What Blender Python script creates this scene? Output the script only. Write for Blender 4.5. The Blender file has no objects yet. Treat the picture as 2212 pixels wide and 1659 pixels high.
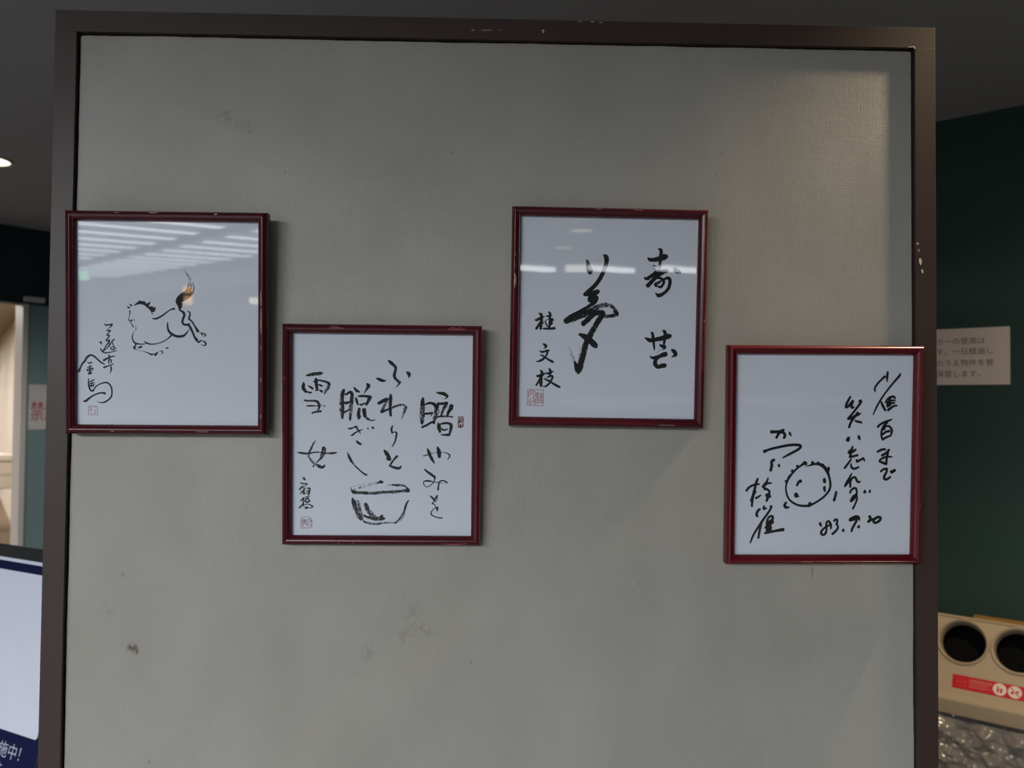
import bpy, bmesh, math, random
from mathutils import Vector, Matrix
random.seed(7)
S = bpy.context.scene
COL = S.collection
# ------------------------------------------------------------------ camera, world, exposure
cam_d = bpy.data.cameras.new('camera'); cam = bpy.data.objects.new('camera', cam_d); COL.objects.link(cam)
cam.matrix_world = Matrix([[0.999663, -0.009481, -0.024181, 0.0], [-0.024414, -0.025296, -0.999382, -1.06783], [0.008863, 0.999635, -0.025519, 1.5], [0, 0, 0, 1]])
cam_d.sensor_fit = 'HORIZONTAL'; cam_d.sensor_width = 36.0; cam_d.lens = 1720.0 / 2212.0 * 36.0
cam_d.clip_start = 0.05; cam_d.clip_end = 80
cam_d.dof.use_dof = True; cam_d.dof.focus_distance = 1.06; cam_d.dof.aperture_fstop = 5.6
S.camera = cam
S.view_settings.view_transform = 'Standard'; S.view_settings.look = 'None'
S.view_settings.exposure = 0.0; S.view_settings.gamma = 1.0
S.view_settings.use_curve_mapping = False
W = bpy.data.worlds.new('world'); S.world = W; W.use_nodes = True
W.node_tree.nodes['Background'].inputs[0].default_value = (0.55, 0.6, 0.7, 1)
W.node_tree.nodes['Background'].inputs[1].default_value = 0.05
try:
    S.cycles.max_bounces = 8; S.cycles.diffuse_bounces = 4; S.cycles.transparent_max_bounces = 16
    S.cycles.caustics_reflective = False; S.cycles.caustics_refractive = False
    S.cycles.sample_clamp_indirect = 3.0
except Exception:
    pass
# room axes: the panel stands across a room corner, the room is turned 40 degrees
TH = math.radians(40)
BX = Vector((math.cos(TH), -math.sin(TH), 0)); AX = Vector((-math.sin(TH), -math.cos(TH), 0)); ZX = Vector((0, 0, 1))
def rm(s, t, z=0.0): return BX * s + AX * t + ZX * z
# light strengths
FLUO = 6.5        # far hall tubes
NEAR = 137.0       # ceiling panels in front of the display
SPOT = 88.0       # warm downlight beside the display
COOL = (0.94, 0.97, 1.0)
WARM = (1.0, 0.78, 0.50)
LIB = []
def point_spot(loc, power, radius, color, angle=150, blend=0.4):
    l = bpy.data.lights.new('spot', 'SPOT'); l.energy = power; l.shadow_soft_size = radius; l.color = color
    l.spot_size = math.radians(angle); l.spot_blend = blend
    o = bpy.data.objects.new('lamp_light', l); COL.objects.link(o); o.location = loc
    return o
point_spot((1.10, -0.082, 2.485), SPOT, 0.018, WARM, 118, 0.45)
point_spot((-2.10, 2.28, 2.47), 32.0, 0.05, (1.0, 0.88, 0.70), 150, 0.6)
point_spot((1.95, 0.75, 2.47), 16.0, 0.05, (1.0, 0.82, 0.60), 140, 0.7)  # added lamp outside the view, brightens the notice and bin

# ------------------------------------------------------------------ materials
def newmat(name):
    m = bpy.data.materials.new(name); m.use_nodes = True
    nt = m.node_tree; nt.nodes.clear()
    out = nt.nodes.new('ShaderNodeOutputMaterial')
    return m, nt, out
def node(nt, typ, **kw):
    n = nt.nodes.new(typ)
    for k, v in kw.items():
        if k.startswith('i_'): n.inputs[int(k[2:])].default_value = v
        else: setattr(n, k, v)
    return n
def mth(nt, op, a, b=None, c=None, clamp=False):
    n = nt.nodes.new('ShaderNodeMath'); n.operation = op; n.use_clamp = clamp
    for i, v in enumerate((a, b, c)):
        if v is None: continue
        if isinstance(v, (int, float)): n.inputs[i].default_value = v
        else: nt.links.new(v, n.inputs[i])
    return n.outputs[0]
def mixc(nt, fac, a, b):
    n = nt.nodes.new('ShaderNodeMix'); n.data_type = 'RGBA'
    for i, v in ((0, fac), (6, a), (7, b)):
        if isinstance(v, (int, float)): n.inputs[i].default_value = v
        elif isinstance(v, tuple): n.inputs[i].default_value = v + ((1.0,) if len(v) == 3 else ())
        else: nt.links.new(v, n.inputs[i])
    return n.outputs[2]
def pbr(name, col, rough=0.5, metal=0.0, var=0.12, vscale=12.0, bump=0.0, bscale=200.0, spec=0.5, coat=0.0):
    m, nt, out = newmat(name)
    p = nt.nodes.new('ShaderNodeBsdfPrincipled'); nt.links.new(p.outputs[0], out.inputs[0])
    tc = nt.nodes.new('ShaderNodeTexCoord')
    nz = nt.nodes.new('ShaderNodeTexNoise'); nz.inputs['Scale'].default_value = vscale; nz.inputs['Detail'].default_value = 4
    nt.links.new(tc.outputs['Object'], nz.inputs['Vector'])
    c = mixc(nt, nz.outputs[0], tuple(x * (1 - var) for x in col), tuple(min(1, x * (1 + var)) for x in col))
    nt.links.new(c, p.inputs['Base Color'])
    p.inputs['Roughness'].default_value = rough; p.inputs['Metallic'].default_value = metal
    p.inputs['Specular IOR Level'].default_value = spec
    p.inputs['Coat Weight'].default_value = coat; p.inputs['Coat Roughness'].default_value = 0.2
    if bump:
        n2 = nt.nodes.new('ShaderNodeTexNoise'); n2.inputs['Scale'].default_value = bscale
        nt.links.new(tc.outputs['Object'], n2.inputs['Vector'])
        b = nt.nodes.new('ShaderNodeBump'); b.inputs['Strength'].default_value = bump; b.inputs['Distance'].default_value = 0.001
        nt.links.new(n2.outputs[0], b.inputs['Height']); nt.links.new(b.outputs[0], p.inputs['Normal'])
    return m
def emit(name, col, strength):
    m, nt, out = newmat(name)
    e = nt.nodes.new('ShaderNodeEmission'); e.inputs[0].default_value = col + (1,); e.inputs[1].default_value = strength
    nt.links.new(e.outputs[0], out.inputs[0]); return m

def wallpaper_mat():
    m, nt, out = newmat('ribbed_vinyl_wallpaper')
    p = nt.nodes.new('ShaderNodeBsdfPrincipled'); nt.links.new(p.outputs[0], out.inputs[0])
    tc = nt.nodes.new('ShaderNodeTexCoord'); sx = nt.nodes.new('ShaderNodeSeparateXYZ'); nt.links.new(tc.outputs['Object'], sx.inputs[0])
    X, Z = sx.outputs[0], sx.outputs[2]
    def noise(scale, detail=3, sc=(1, 1, 1)):
        mp = nt.nodes.new('ShaderNodeMapping'); mp.inputs['Scale'].default_value = sc; nt.links.new(tc.outputs['Object'], mp.inputs[0])
        n = nt.nodes.new('ShaderNodeTexNoise'); n.inputs['Scale'].default_value = scale; n.inputs['Detail'].default_value = detail
        nt.links.new(mp.outputs[0], n.inputs['Vector']); return n.outputs[0]
    wob = noise(260, 2, (1, 1, .4)); wob2 = noise(300, 2, (.45, 1, 1))
    rib = mth(nt, 'SINE', mth(nt, 'ADD', mth(nt, 'MULTIPLY', X, 2 * math.pi / 0.00208), mth(nt, 'MULTIPLY', wob, 5.5)))
    wef = mth(nt, 'SINE', mth(nt, 'ADD', mth(nt, 'MULTIPLY', Z, 2 * math.pi / 0.0019), mth(nt, 'MULTIPLY', wob2, 8.0)))
    zone = noise(5.5, 3)
    zone = mth(nt, 'MULTIPLY_ADD', zone, 3.2, -1.15, True)
    h = mth(nt, 'MULTIPLY_ADD', rib, 0.5, mth(nt, 'MULTIPLY', mth(nt, 'MULTIPLY', wef, 0.62), zone))
    h = mth(nt, 'MULTIPLY_ADD', noise(900, 2), 0.5, h)
    b = nt.nodes.new('ShaderNodeBump'); b.inputs['Strength'].default_value = 0.6; b.inputs['Distance'].default_value = 0.00016
    nt.links.new(h, b.inputs['Height']); nt.links.new(b.outputs[0], p.inputs['Normal'])
    # overall grime, cooler and browner clouds
    c = mixc(nt, mth(nt, 'MULTIPLY_ADD', noise(3.0, 6), 2.2, -0.6, True), (0.330, 0.326, 0.298), (0.362, 0.346, 0.304))
    c = mixc(nt, mth(nt, 'MULTIPLY_ADD', noise(9.0, 6, (1, 1, .7)), 1.8, -0.85, True), c, (0.300, 0.285, 0.248))
    # dark dirt gathers in the grooves in places
    grv = mth(nt, 'MULTIPLY', mth(nt, 'MULTIPLY_ADD', rib, -0.5, 0.5), mth(nt, 'MULTIPLY_ADD', noise(7.0, 5, (1, 1, .6)), 1.6, -0.55, True))
    c = mixc(nt, mth(nt, 'MULTIPLY', grv, 0.8), c, (0.165, 0.15, 0.128))
    # separate stains and specks: x, z, radius, strength
    for x, z, r, k, ax in STAINS:
        dx = mth(nt, 'SUBTRACT', X, x); dz = mth(nt, 'MULTIPLY', mth(nt, 'SUBTRACT', Z, z), ax)
        d = mth(nt, 'SQRT', mth(nt, 'ADD', mth(nt, 'MULTIPLY', dx, dx), mth(nt, 'MULTIPLY', dz, dz)))
        f = mth(nt, 'SUBTRACT', 1.0, mth(nt, 'DIVIDE', d, r), None, True)
        if r > 0.004:
            f = mth(nt, 'MULTIPLY', f, mth(nt, 'MULTIPLY_ADD', noise(140, 4, (1, 1, .8)), 4.0, -1.6, True))
            f = mth(nt, 'MULTIPLY', f, 2.0, None, True)
        c = mixc(nt, mth(nt, 'MULTIPLY', f, k * (1.0 if r < .01 else .6)), c, (0.09, 0.066, 0.042))
    nt.links.new(c, p.inputs['Base Color'])
    p.inputs['Roughness'].default_value = 0.42; p.inputs['Specular IOR Level'].default_value = 0.45
    return m
STAINS = [(-0.4735, 1.1728, 0.009, 1.0, 1), (-0.469, 1.1690, 0.0055, 1.0, 1), (-0.1052, 1.2207, 0.016, .35, 1), (-0.0926, 1.1961, 0.03, .42, 2.2),
          (-0.1172, 1.188, 0.012, .35, 1), (-0.1632, 1.1696, 0.014, .35, .8), (-0.4876, 1.2698, 0.004, .4, 1), (-0.3631, 1.8837, 0.018, .45, 1),
          (-0.3380, 1.8745, 0.024, .3, 2.4), (-0.3311, 1.8647, 0.003, .6, 1), (-0.2823, 1.8099, 0.0015, 1, 1), (-0.0593, 1.8401, 0.0015, 1, 1),
          (-0.5067, 1.2209, 0.012, .35, .7), (-0.448, 1.024, 0.003, .6, 1), (-0.0253, 1.1556, 0.0016, .9, 1), (0.1997, 1.2599, 0.0016, .9, 1),
          (0.3022, 1.8148, 0.0016, 1, 1), (0.3098, 1.8444, 0.0014, 1, 1), (0.041, 1.5335, 0.0015, .8, 1), (0.435, 1.2765, 0.0018, .6, .14)]

def ink_mat(name, col):
    m, nt, out = newmat(name)
    uv = nt.nodes.new('ShaderNodeUVMap'); uv.uv_map = 'stroke'; s = nt.nodes.new('ShaderNodeSeparateXYZ'); nt.links.new(uv.outputs[0], s.inputs[0])
    uw = nt.nodes.new('ShaderNodeUVMap'); uw.uv_map = 'dry'; d = nt.nodes.new('ShaderNodeSeparateXYZ'); nt.links.new(uw.outputs[0], d.inputs[0])
    U, V, D = s.outputs[0], s.outputs[1], d.outputs[0]
    cb = nt.nodes.new('ShaderNodeCombineXYZ'); nt.links.new(mth(nt, 'MULTIPLY', U, 230.0), cb.inputs[0])
    nt.links.new(mth(nt, 'MULTIPLY', V, 3.6), cb.inputs[1]); nt.links.new(mth(nt, 'MULTIPLY', d.outputs[1], 31.0), cb.inputs[2])
    nz = nt.nodes.new('ShaderNodeTexNoise'); nz.inputs['Scale'].default_value = 1.0; nz.inputs['Detail'].default_value = 3; nt.links.new(cb.outputs[0], nz.inputs['Vector'])
    edge = mth(nt, 'POWER', mth(nt, 'ABSOLUTE', V), 5.0)
    on = mth(nt, 'GREATER_THAN', D, 0.01)
    thr = mth(nt, 'MULTIPLY_ADD', D, 0.30, 0.26)
    thr = mth(nt, 'MULTIPLY_ADD', edge, 0.16, thr)
    thr = mth(nt, 'MULTIPLY', thr, on)
    a = mth(nt, 'MULTIPLY', mth(nt, 'SUBTRACT', nz.outputs[0], thr), 14.0, None, True)
    p = nt.nodes.new('ShaderNodeBsdfPrincipled'); p.inputs['Base Color'].default_value = col + (1,); p.inputs['Roughness'].default_value = 0.6
    p.inputs['Specular IOR Level'].default_value = 0.2
    t = nt.nodes.new('ShaderNodeBsdfTransparent'); mx = nt.nodes.new('ShaderNodeMixShader')
    nt.links.new(a, mx.inputs[0]); nt.links.new(t.outputs[0], mx.inputs[1]); nt.links.new(p.outputs[0], mx.inputs[2]); nt.links.new(mx.outputs[0], out.inputs[0])
    return m
def clear_glass(name):
    m, nt, out = newmat(name)
    t = nt.nodes.new('ShaderNodeBsdfTransparent'); t.inputs[0].default_value = (0.985, 0.99, 0.99, 1)
    g = nt.nodes.new('ShaderNodeBsdfGlossy'); g.inputs['Roughness'].default_value = 0.0
    fr = nt.nodes.new('ShaderNodeFresnel'); fr.inputs[0].default_value = 1.5
    # the same reflectance when a ray leaves the sheet
    gm = nt.nodes.new('ShaderNodeNewGeometry'); ior = mth(nt, 'MULTIPLY_ADD', gm.outputs['Backfacing'], 1 / 1.5 - 1.5, 1.5)
    nt.links.new(mth(nt, 'MAXIMUM', ior, 0.6667), fr.inputs[0])
    fac = mth(nt, 'MINIMUM', fr.outputs[0], 0.35)
    mx = nt.nodes.new('ShaderNodeMixShader'); nt.links.new(fac, mx.inputs[0])
    nt.links.new(t.outputs[0], mx.inputs[1]); nt.links.new(g.outputs[0], mx.inputs[2]); nt.links.new(mx.outputs[0], out.inputs[0])
    return m
def bag_mat():
    m, nt, out = newmat('clear_plastic_film')
    t = nt.nodes.new('ShaderNodeBsdfTransparent'); t.inputs[0].default_value = (0.8, 0.8, 0.8, 1)
    p = nt.nodes.new('ShaderNodeBsdfPrincipled'); p.inputs['Base Color'].default_value = (0.33, 0.30, 0.27, 1); p.inputs['Roughness'].default_value = 0.16
    p.inputs['Specular IOR Level'].default_value = 1.0
    mx = nt.nodes.new('ShaderNodeMixShader'); mx.inputs[0].default_value = 0.55
    nt.links.new(t.outputs[0], mx.inputs[1]); nt.links.new(p.outputs[0], mx.inputs[2]); nt.links.new(mx.outputs[0], out.inputs[0])
    return m
M = dict(
    wallpaper=wallpaper_mat(),
    brown=pbr('brown_enamel_steel', (0.046, 0.030, 0.026), 0.42, var=0.10, vscale=6, spec=0.28),
    lacquer=pbr('dark_red_lacquer', (0.060, 0.004, 0.009), 0.27, var=0.15, vscale=30, spec=0.4, coat=0.1),
    lacquer2=pbr('crimson_lacquer', (0.092, 0.002, 0.007), 0.27, var=0.15, vscale=30, spec=0.4, coat=0.1),
    paper=pbr('shikishi_paper', (0.80, 0.83, 0.92), 0.75, var=0.015, vscale=400, spec=0.2),
    glass=clear_glass('picture_glass'), bag=bag_mat(),
    ink=ink_mat('sumi_ink', (0.012, 0.013, 0.015)), ghost=ink_mat('thin_grey_ink', (0.22, 0.23, 0.25)),
    pen=ink_mat('felt_pen_ink', (0.011, 0.012, 0.014)), seal=ink_mat('vermilion_seal_ink', (0.46, 0.16, 0.17)), seal2=ink_mat('faded_seal_ink', (0.20, 0.10, 0.12)),
    seal3=ink_mat('carved_seal_ink', (0.10, 0.018, 0.028)), sealw=ink_mat('uninked_seal_lines', (0.62, 0.60, 0.64)),
    chip=ink_mat('bare_paint_chip', (0.62, 0.55, 0.45)), chipr=ink_mat('rubbed_lacquer', (0.35, 0.08, 0.09)),
    ceil=pbr('matt_ceiling_board', (0.37, 0.37, 0.38), 0.9, var=0.03, vscale=3, bump=0.2, bscale=90, spec=0.1),
    green=pbr('dark_green_wall_paint', (0.017, 0.045, 0.036), 0.55, var=0.10, vscale=2, spec=0.35),
    shadegreen=pbr('shade_darkened_green', (0.010, 0.032, 0.036), 0.6, var=0.10, vscale=2, spec=0.3),  # soffit shade on the upper left wall put into a darker green
    teal=pbr('glossy_teal_panel', (0.27, 0.39, 0.41), 0.16, var=0.06, vscale=2, spec=0.5),
    cream=pbr('cream_wall_paint', (0.72, 0.66, 0.58), 0.8, var=0.03, vscale=3, spec=0.2),
    white=pbr('white_coated_metal', (0.78, 0.75, 0.73), 0.4, var=0.03),
    hallw=pbr('hall_wall_paint', (0.5, 0.5, 0.5), 0.8, var=0.03, spec=0.2),
    floor=pbr('grey_brown_floor', (0.145, 0.145, 0.15), 0.5, var=0.12, vscale=1.5, spec=0.3),
    brownfl=pbr('brown_floor', (0.20, 0.14, 0.09), 0.5, var=0.12, vscale=2, spec=0.2),
    sign=pbr('cream_notice_card', (0.74, 0.63, 0.54), 0.6, var=0.03, vscale=5),
    print_=pbr('dark_grey_print', (0.07, 0.065, 0.06), 0.6, var=0.02), redp=pbr('red_print', (0.55, 0.05, 0.09), 0.6, var=0.02),
    postw=pbr('white_poster_paper', (0.84, 0.82, 0.84), 0.6, var=0.02),
    blackf=pbr('black_plastic', (0.012, 0.014, 0.016), 0.3, var=0.1), navy=pbr('navy_print', (0.008, 0.010, 0.052), 0.75, var=0.04, spec=0.12),
    board=pbr('pale_lilac_board', (0.76, 0.79, 0.92), 0.5, var=0.02), lilac=pbr('pale_lettering', (0.50, 0.56, 0.66), 0.5, var=0.02),
    beige=pbr('beige_moulded_plastic', (0.43, 0.34, 0.235), 0.14, var=0.05, vscale=4, spec=0.6),
    beiged=pbr('beige_plastic_rim', (0.36, 0.28, 0.19), 0.3, var=0.05, vscale=4, spec=0.5),
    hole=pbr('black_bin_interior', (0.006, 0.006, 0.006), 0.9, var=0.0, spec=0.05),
    redst=pbr('red_sticker', (0.50, 0.004, 0.010), 0.35, var=0.03), whst=pbr('pale_sticker_print', (0.70, 0.60, 0.52), 0.4, var=0.02),
    pinkst=pbr('pink_sticker_print', (0.62, 0.16, 0.15), 0.4, var=0.02),
    metal=pbr('grey_steel', (0.25, 0.25, 0.26), 0.35, metal=0.9, var=0.05),
    yellow=pbr('yellow_brown_tape', (0.30, 0.17, 0.03), 0.5, var=0.1),
    tube=emit('hall_fluorescent_diffuser', COOL, FLUO), near=emit('ceiling_panel_diffuser', COOL, NEAR),
    down=emit('warm_downlight_lamp', (1.0, 0.86, 0.60), 3.2), warmb=emit('warm_wall_lamp', (1.0, 0.55, 0.25), 5.0),
    inner=emit('back_room_panel_light', (1.0, 0.93, 0.85), 66.0), box=emit('cream_light_box', (1.0, 0.97, 0.86), 4.5),
    exitg=emit('green_exit_light', (0.45, 1.0, 0.72), 4.0),
)

# ------------------------------------------------------------------ mesh helpers
def obj(name, verts, faces, mat, parent=None, smooth=False):
    me = bpy.data.meshes.new(name); me.from_pydata([tuple(v) for v in verts], [], faces)
    if mat: me.materials.append(mat)
    me.update()
    if smooth:
        for p in me.polygons: p.use_smooth = True
    o = bpy.data.objects.new(name, me); COL.objects.link(o)
    if parent is not None: o.parent = parent
    return o
def empty(name, loc=(0, 0, 0), rot=None):
    o = bpy.data.objects.new(name, None); COL.objects.link(o); o.empty_display_size = 0.05
    if rot is not None: o.matrix_world = Matrix.Translation(loc) @ rot.to_4x4()
    else: o.location = loc
    return o
def tag(o, label=None, cat=None, group=None, kind=None):
    if label: o['label'] = label
    if cat: o['category'] = cat
    if group: o['group'] = group
    if kind: o['kind'] = kind
    return o
def boxvf(x0, x1, y0, y1, z0, z1, b=0.0):
    """axis box, optionally with 45 degree chamfers on all edges"""
    if b <= 0:
        v = [(x, y, z) for x in (x0, x1) for y in (y0, y1) for z in (z0, z1)]
        f = [(0, 1, 3, 2), (4, 6, 7, 5), (0, 4, 5, 1), (2, 3, 7, 6), (0, 2, 6, 4), (1, 5, 7, 3)]
        return v, f
    bm = bmesh.new(); r = bmesh.ops.create_cube(bm, size=1)
    for w in bm.verts:
        w.co = Vector(((x0 + x1) / 2 + w.co.x * (x1 - x0), (y0 + y1) / 2 + w.co.y * (y1 - y0), (z0 + z1) / 2 + w.co.z * (z1 - z0)))
    bmesh.ops.bevel(bm, geom=bm.edges[:], offset=b, segments=2, affect='EDGES', profile=0.6)
    bm.verts.index_update()
    v = [tuple(w.co) for w in bm.verts]; f = [tuple(x.index for x in p.verts) for p in bm.faces]; bm.free()
    return v, f
def box(name, x0, x1, y0, y1, z0, z1, mat, parent=None, b=0.0):
    v, f = boxvf(x0, x1, y0, y1, z0, z1, b); return obj(name, v, f, mat, parent)
def join(parts):
    V, F = [], []
    for v, f in parts:
        n = len(V); V += list(v); F += [tuple(i + n for i in p) for p in f]
    return V, F
def prism(poly, d0, d1):
    """poly: list of 3D points (one planar loop), extruded from offset vector d0 to d1"""
    n = len(poly); v = [Vector(p) + d0 for p in poly] + [Vector(p) + d1 for p in poly]
    f = [tuple(range(n)), tuple(range(2 * n - 1, n - 1, -1))] + [(i, i + n, (i + 1) % n + n, (i + 1) % n) for i in range(n)]
    return v, f
def cyl(c, r, z0, z1, n=24, r2=None):
    r2 = r if r2 is None else r2
    v = [(c[0] + r * math.cos(2 * math.pi * i / n), c[1] + r * math.sin(2 * math.pi * i / n), z0) for i in range(n)]
    v += [(c[0] + r2 * math.cos(2 * math.pi * i / n), c[1] + r2 * math.sin(2 * math.pi * i / n), z1) for i in range(n)]
    f = [(i, (i + 1) % n, (i + 1) % n + n, i + n) for i in range(n)] + [tuple(range(n - 1, -1, -1)), tuple(range(n, 2 * n))]
    return v, f
def ring(c, r0, r1, z0, z1, n=32):
    v = []
    for r, z in ((r0, z0), (r1, z0), (r1, z1), (r0, z1)):
        v += [(c[0] + r * math.cos(2 * math.pi * i / n), c[1] + r * math.sin(2 * math.pi * i / n), z) for i in range(n)]
    f = []
    for k in range(4):
        a, b_ = k * n, ((k + 1) % 4) * n
        f += [(a + i, a + (i + 1) % n, b_ + (i + 1) % n, b_ + i) for i in range(n)]
    return v, f
def rotm(x, y, z): return Matrix((x, y, z)).transposed()
def text(name, body, size, mat, parent, origin, ux, uy, align='LEFT', lift=0.0004, sx=1.0, shear=0.0):
    """flat printed lettering, one mesh, on the plane origin + ux*x + uy*y"""
    cu = bpy.data.curves.new(name, 'FONT'); cu.body = body; cu.size = size; cu.align_x = align; cu.shear = shear; cu.resolution_u = 3
    t = bpy.data.objects.new(name + '_tmp', cu); COL.objects.link(t)
    dg = bpy.context.evaluated_depsgraph_get(); dg.update()
    me = bpy.data.meshes.new_from_object(t.evaluated_get(dg)); bpy.data.objects.remove(t)
    n = Vector(ux).cross(Vector(uy))
    for v in me.vertices: v.co = Vector(origin) + Vector(ux) * v.co.x * sx + Vector(uy) * v.co.y + n * lift
    me.materials.clear(); me.materials.append(mat); me.name = name
    o = bpy.data.objects.new(name, me); COL.objects.link(o)
    if parent is not None: o.parent = parent
    return o

# ------------------------------------------------------------------ room
def slab_room(name, s0, s1, t0, t1, z0, z1, mat, kind='structure', parent=None):
    v = [rm(s, t, z) for s in (s0, s1) for t in (t0, t1) for z in (z0, z1)]
    f = [(0, 1, 3, 2), (4, 6, 7, 5), (0, 4, 5, 1), (2, 3, 7, 6), (0, 2, 6, 4), (1, 5, 7, 3)]
    o = obj(name, v, f, mat, parent)
    if kind: o['kind'] = kind
    return o
SR, ST = -4.43, -2.255                       # the two walls that meet behind the panel
slab_room('floor', SR, 17, ST - .1, 25, -0.1, 0, M['floor'])
slab_room('ceiling', SR - .12, 17, ST - .1, 6.0, 2.5, 3.3, M['ceil'])
slab_room('ceiling.001', SR - .12, 5.9, 6.0, 25, 3.0, 3.3, M['ceil'])
slab_room('ceiling.002', 5.9, 17, 6.0, 25, 2.5, 3.3, M['ceil'])
slab_room('wall_right', SR, 17, ST - .12, ST, 0, 2.5, M['green'])
slab_room('wall_far', SR, 17, 24.9, 25, 0, 3.0, M['hallw'])
slab_room('wall_side', 16.9, 17, ST, 25, 0, 3.0, M['hallw'])
slab_room('wall_left', SR - .12, SR, ST, -1.046, 0, 2.062, M['teal'])
slab_room('wall_left_upper', SR - .10, SR + .03, ST, 0.75, 2.095, 2.5, M['shadegreen'])
slab_room('wall_left_front', SR - .12, SR, 0.70, 25, 0, 3.0, M['hallw'])
# doorway into the lit back room
d = slab_room('door_1', SR - .10, SR + .012, -1.043, -1.014, 0, 2.095, M['white'])
slab_room('header', SR - .10, SR + .02, -1.20, 0.70, 2.060, 2.095, M['shadegreen'], None, d)
slab_room('sliding_rail', SR - .01, SR + .045, -1.118, -1.010, 2.072, 2.100, M['white'], None, d)
slab_room('jamb', SR - .10, SR + .012, 0.66, 0.70, 0, 2.095, M['white'], None, d)
# back room: long, its right-hand wall runs away at a slant
def poly_wall(name, s0, t0, s1, t1, z0, z1, mat, th=0.08):
    d_ = Vector((s1 - s0, t1 - t0, 0)).normalized(); nx = Vector((d_.y, -d_.x, 0)) * th
    pts = [(s0, t0), (s1, t1), (s1 + nx.x, t1 + nx.y), (s0 + nx.x, t0 + nx.y)]
    v = [rm(a_, b_, z) for a_, b_ in pts for z in (z0, z1)]
    f = [(0, 2, 3, 1), (2, 4, 5, 3), (4, 6, 7, 5), (6, 0, 1, 7), (0, 6, 4, 2), (1, 3, 5, 7)]
    return tag(obj(name, v, f, mat), kind='structure')
poly_wall('wall_back_room_right', SR - .13, -1.33, -16.5, -4.88, 0, 2.5, M['cream'], -0.08)
slab_room('wall_back_room_end', -16.6, -16.5, -5.2, 4.0, 0, 2.5, M['cream'])
slab_room('wall_back_room_left', -16.5, SR - .12, 3.9, 4.0, 0, 2.5, M['cream'])
slab_room('floor.001', -16.6, SR, -5.2, 4.0, -0.1, 0, M['brownfl'])
M['tanceil'] = pbr('tan_ceiling', (0.33, 0.27, 0.21), 0.9, var=0.04, vscale=3, spec=0.1)
slab_room('ceiling.003', -16.6, SR - .12, -5.2, 4.0, 2.5, 2.6, M['tanceil'])

# ------------------------------------------------------------------ lights that the room has, and one added downlight
def panel_light(name, s, t, z, ls, lt, mat, label, group, cat='ceiling light', drop=0.03, db=None, frame='white'):
    db = db or drop * .7
    r = empty(name, rm(s, t, z), rotm(BX, AX.cross(BX) * 0 + Vector((-AX.x, -AX.y, 0)), ZX))
    tag(r, label, cat, group)
    v, f = join([boxvf(-ls / 2 - .02, ls / 2 + .02, -lt / 2 - .02, -lt / 2, -drop, 0), boxvf(-ls / 2 - .02, ls / 2 + .02, lt / 2, lt / 2 + .02, -drop, 0),
                 boxvf(-ls / 2 - .02, -ls / 2, -lt / 2, lt / 2, -drop, 0), boxvf(ls / 2, ls / 2 + .02, -lt / 2, lt / 2, -drop, 0)])
    obj('housing', v, f, M[frame], r)
    box('diffuser', -ls / 2, ls / 2, -lt / 2, lt / 2, -db, -.002, mat, r)
    return r
def copy_tree(o, parent=None):
    c = o.copy(); COL.objects.link(c)
    if parent is not None: c.parent = parent
    for ch in list(o.children): copy_tree(ch, c)
    return c
ORD = ['first', 'second', 'third', 'fourth', 'fifth', 'sixth', 'seventh', 'eighth', 'ninth', 'tenth', 'eleventh', 'twelfth', 'thirteenth', 'fourteenth']
first = None
for i in range(14):
    for k, s in enumerate((-1.30, 0.72, 2.75, 4.78)):
        t = 9.9 + 0.95 * i
        if first is None:
            o = first = panel_light('fluorescent_light', s, t, 2.985, 1.62, 0.36, M['tube'], 'x', 'fluorescent lights of the far hall ceiling')
        else:
            o = copy_tree(first); o.location = rm(s, t, 2.985)
        o['label'] = 'hall ceiling fluorescent light, %s row from the display, %s from the doorway side' % (ORD[i], ORD[k])
first = None
for k, (s, t) in enumerate(((8.45, 9.3), (9.5, 8.4), (10.5, 7.5))):
    if first is None: o = first = panel_light('strip_light', s, t, 2.485, 1.3, 0.22, M['tube'], 'x', 'strip lights under the low ceiling', drop=.012, db=.085)
    else: o = copy_tree(first); o.location = rm(s, t, 2.485)
    o['label'] = ['nearest', 'middle', 'farthest'][2 - k] + ' of three white strip lights mirrored in the picture of large characters'
first = None
for k, (s, t) in enumerate(((1.9, 4.3), (1.1, 5.1), (0.1, 4.5))):
    if first is None: o = first = panel_light('ceiling_panel_light', s, t, 2.485, 1.0, 0.5, M['near'], 'x', 'ceiling panel lights in front of the display', drop=.036, db=.006, frame='metal')
    else: o = copy_tree(first); o.location = rm(s, t, 2.485)
    o['label'] = 'bright recessed ceiling panel light facing the display, %s of three' % ['farthest from the doorway', 'middle', 'nearest the doorway'][k]
first = None
for k, (s, t) in enumerate(((-6.4, -0.4), (-8.8, -0.9), (-11.4, -1.6), (-14.0, -2.4))):
    if first is None: o = first = panel_light('back_room_light', s, t, 2.485, 1.2, 0.3, M['inner'], 'x', 'ceiling lights of the back room')
    else: o = copy_tree(first); o.location = rm(s, t, 2.485)
    o['label'] = 'ceiling light of the cream back room, %s from the doorway' % ORD[k]
def downlight(loc, r, label, mat=None):
    e = empty('downlight', loc); tag(e, label, 'downlight')
    v, f = ring((0, 0), r, r + .012, -.006, 0, 32); obj('trim_ring', v, f, M['white'], e)
    v, f = cyl((0, 0), r, -.003, -.0005, 32); obj('lamp', v, f, mat or M['down'], e)
    return e
downlight((-2.103, 2.28, 2.5), .071, 'warm round downlight in the ceiling at the left edge, above the doorway')
downlight((1.10, -0.082, 2.5), .030, 'small warm downlight close above the right end of the display')
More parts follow.
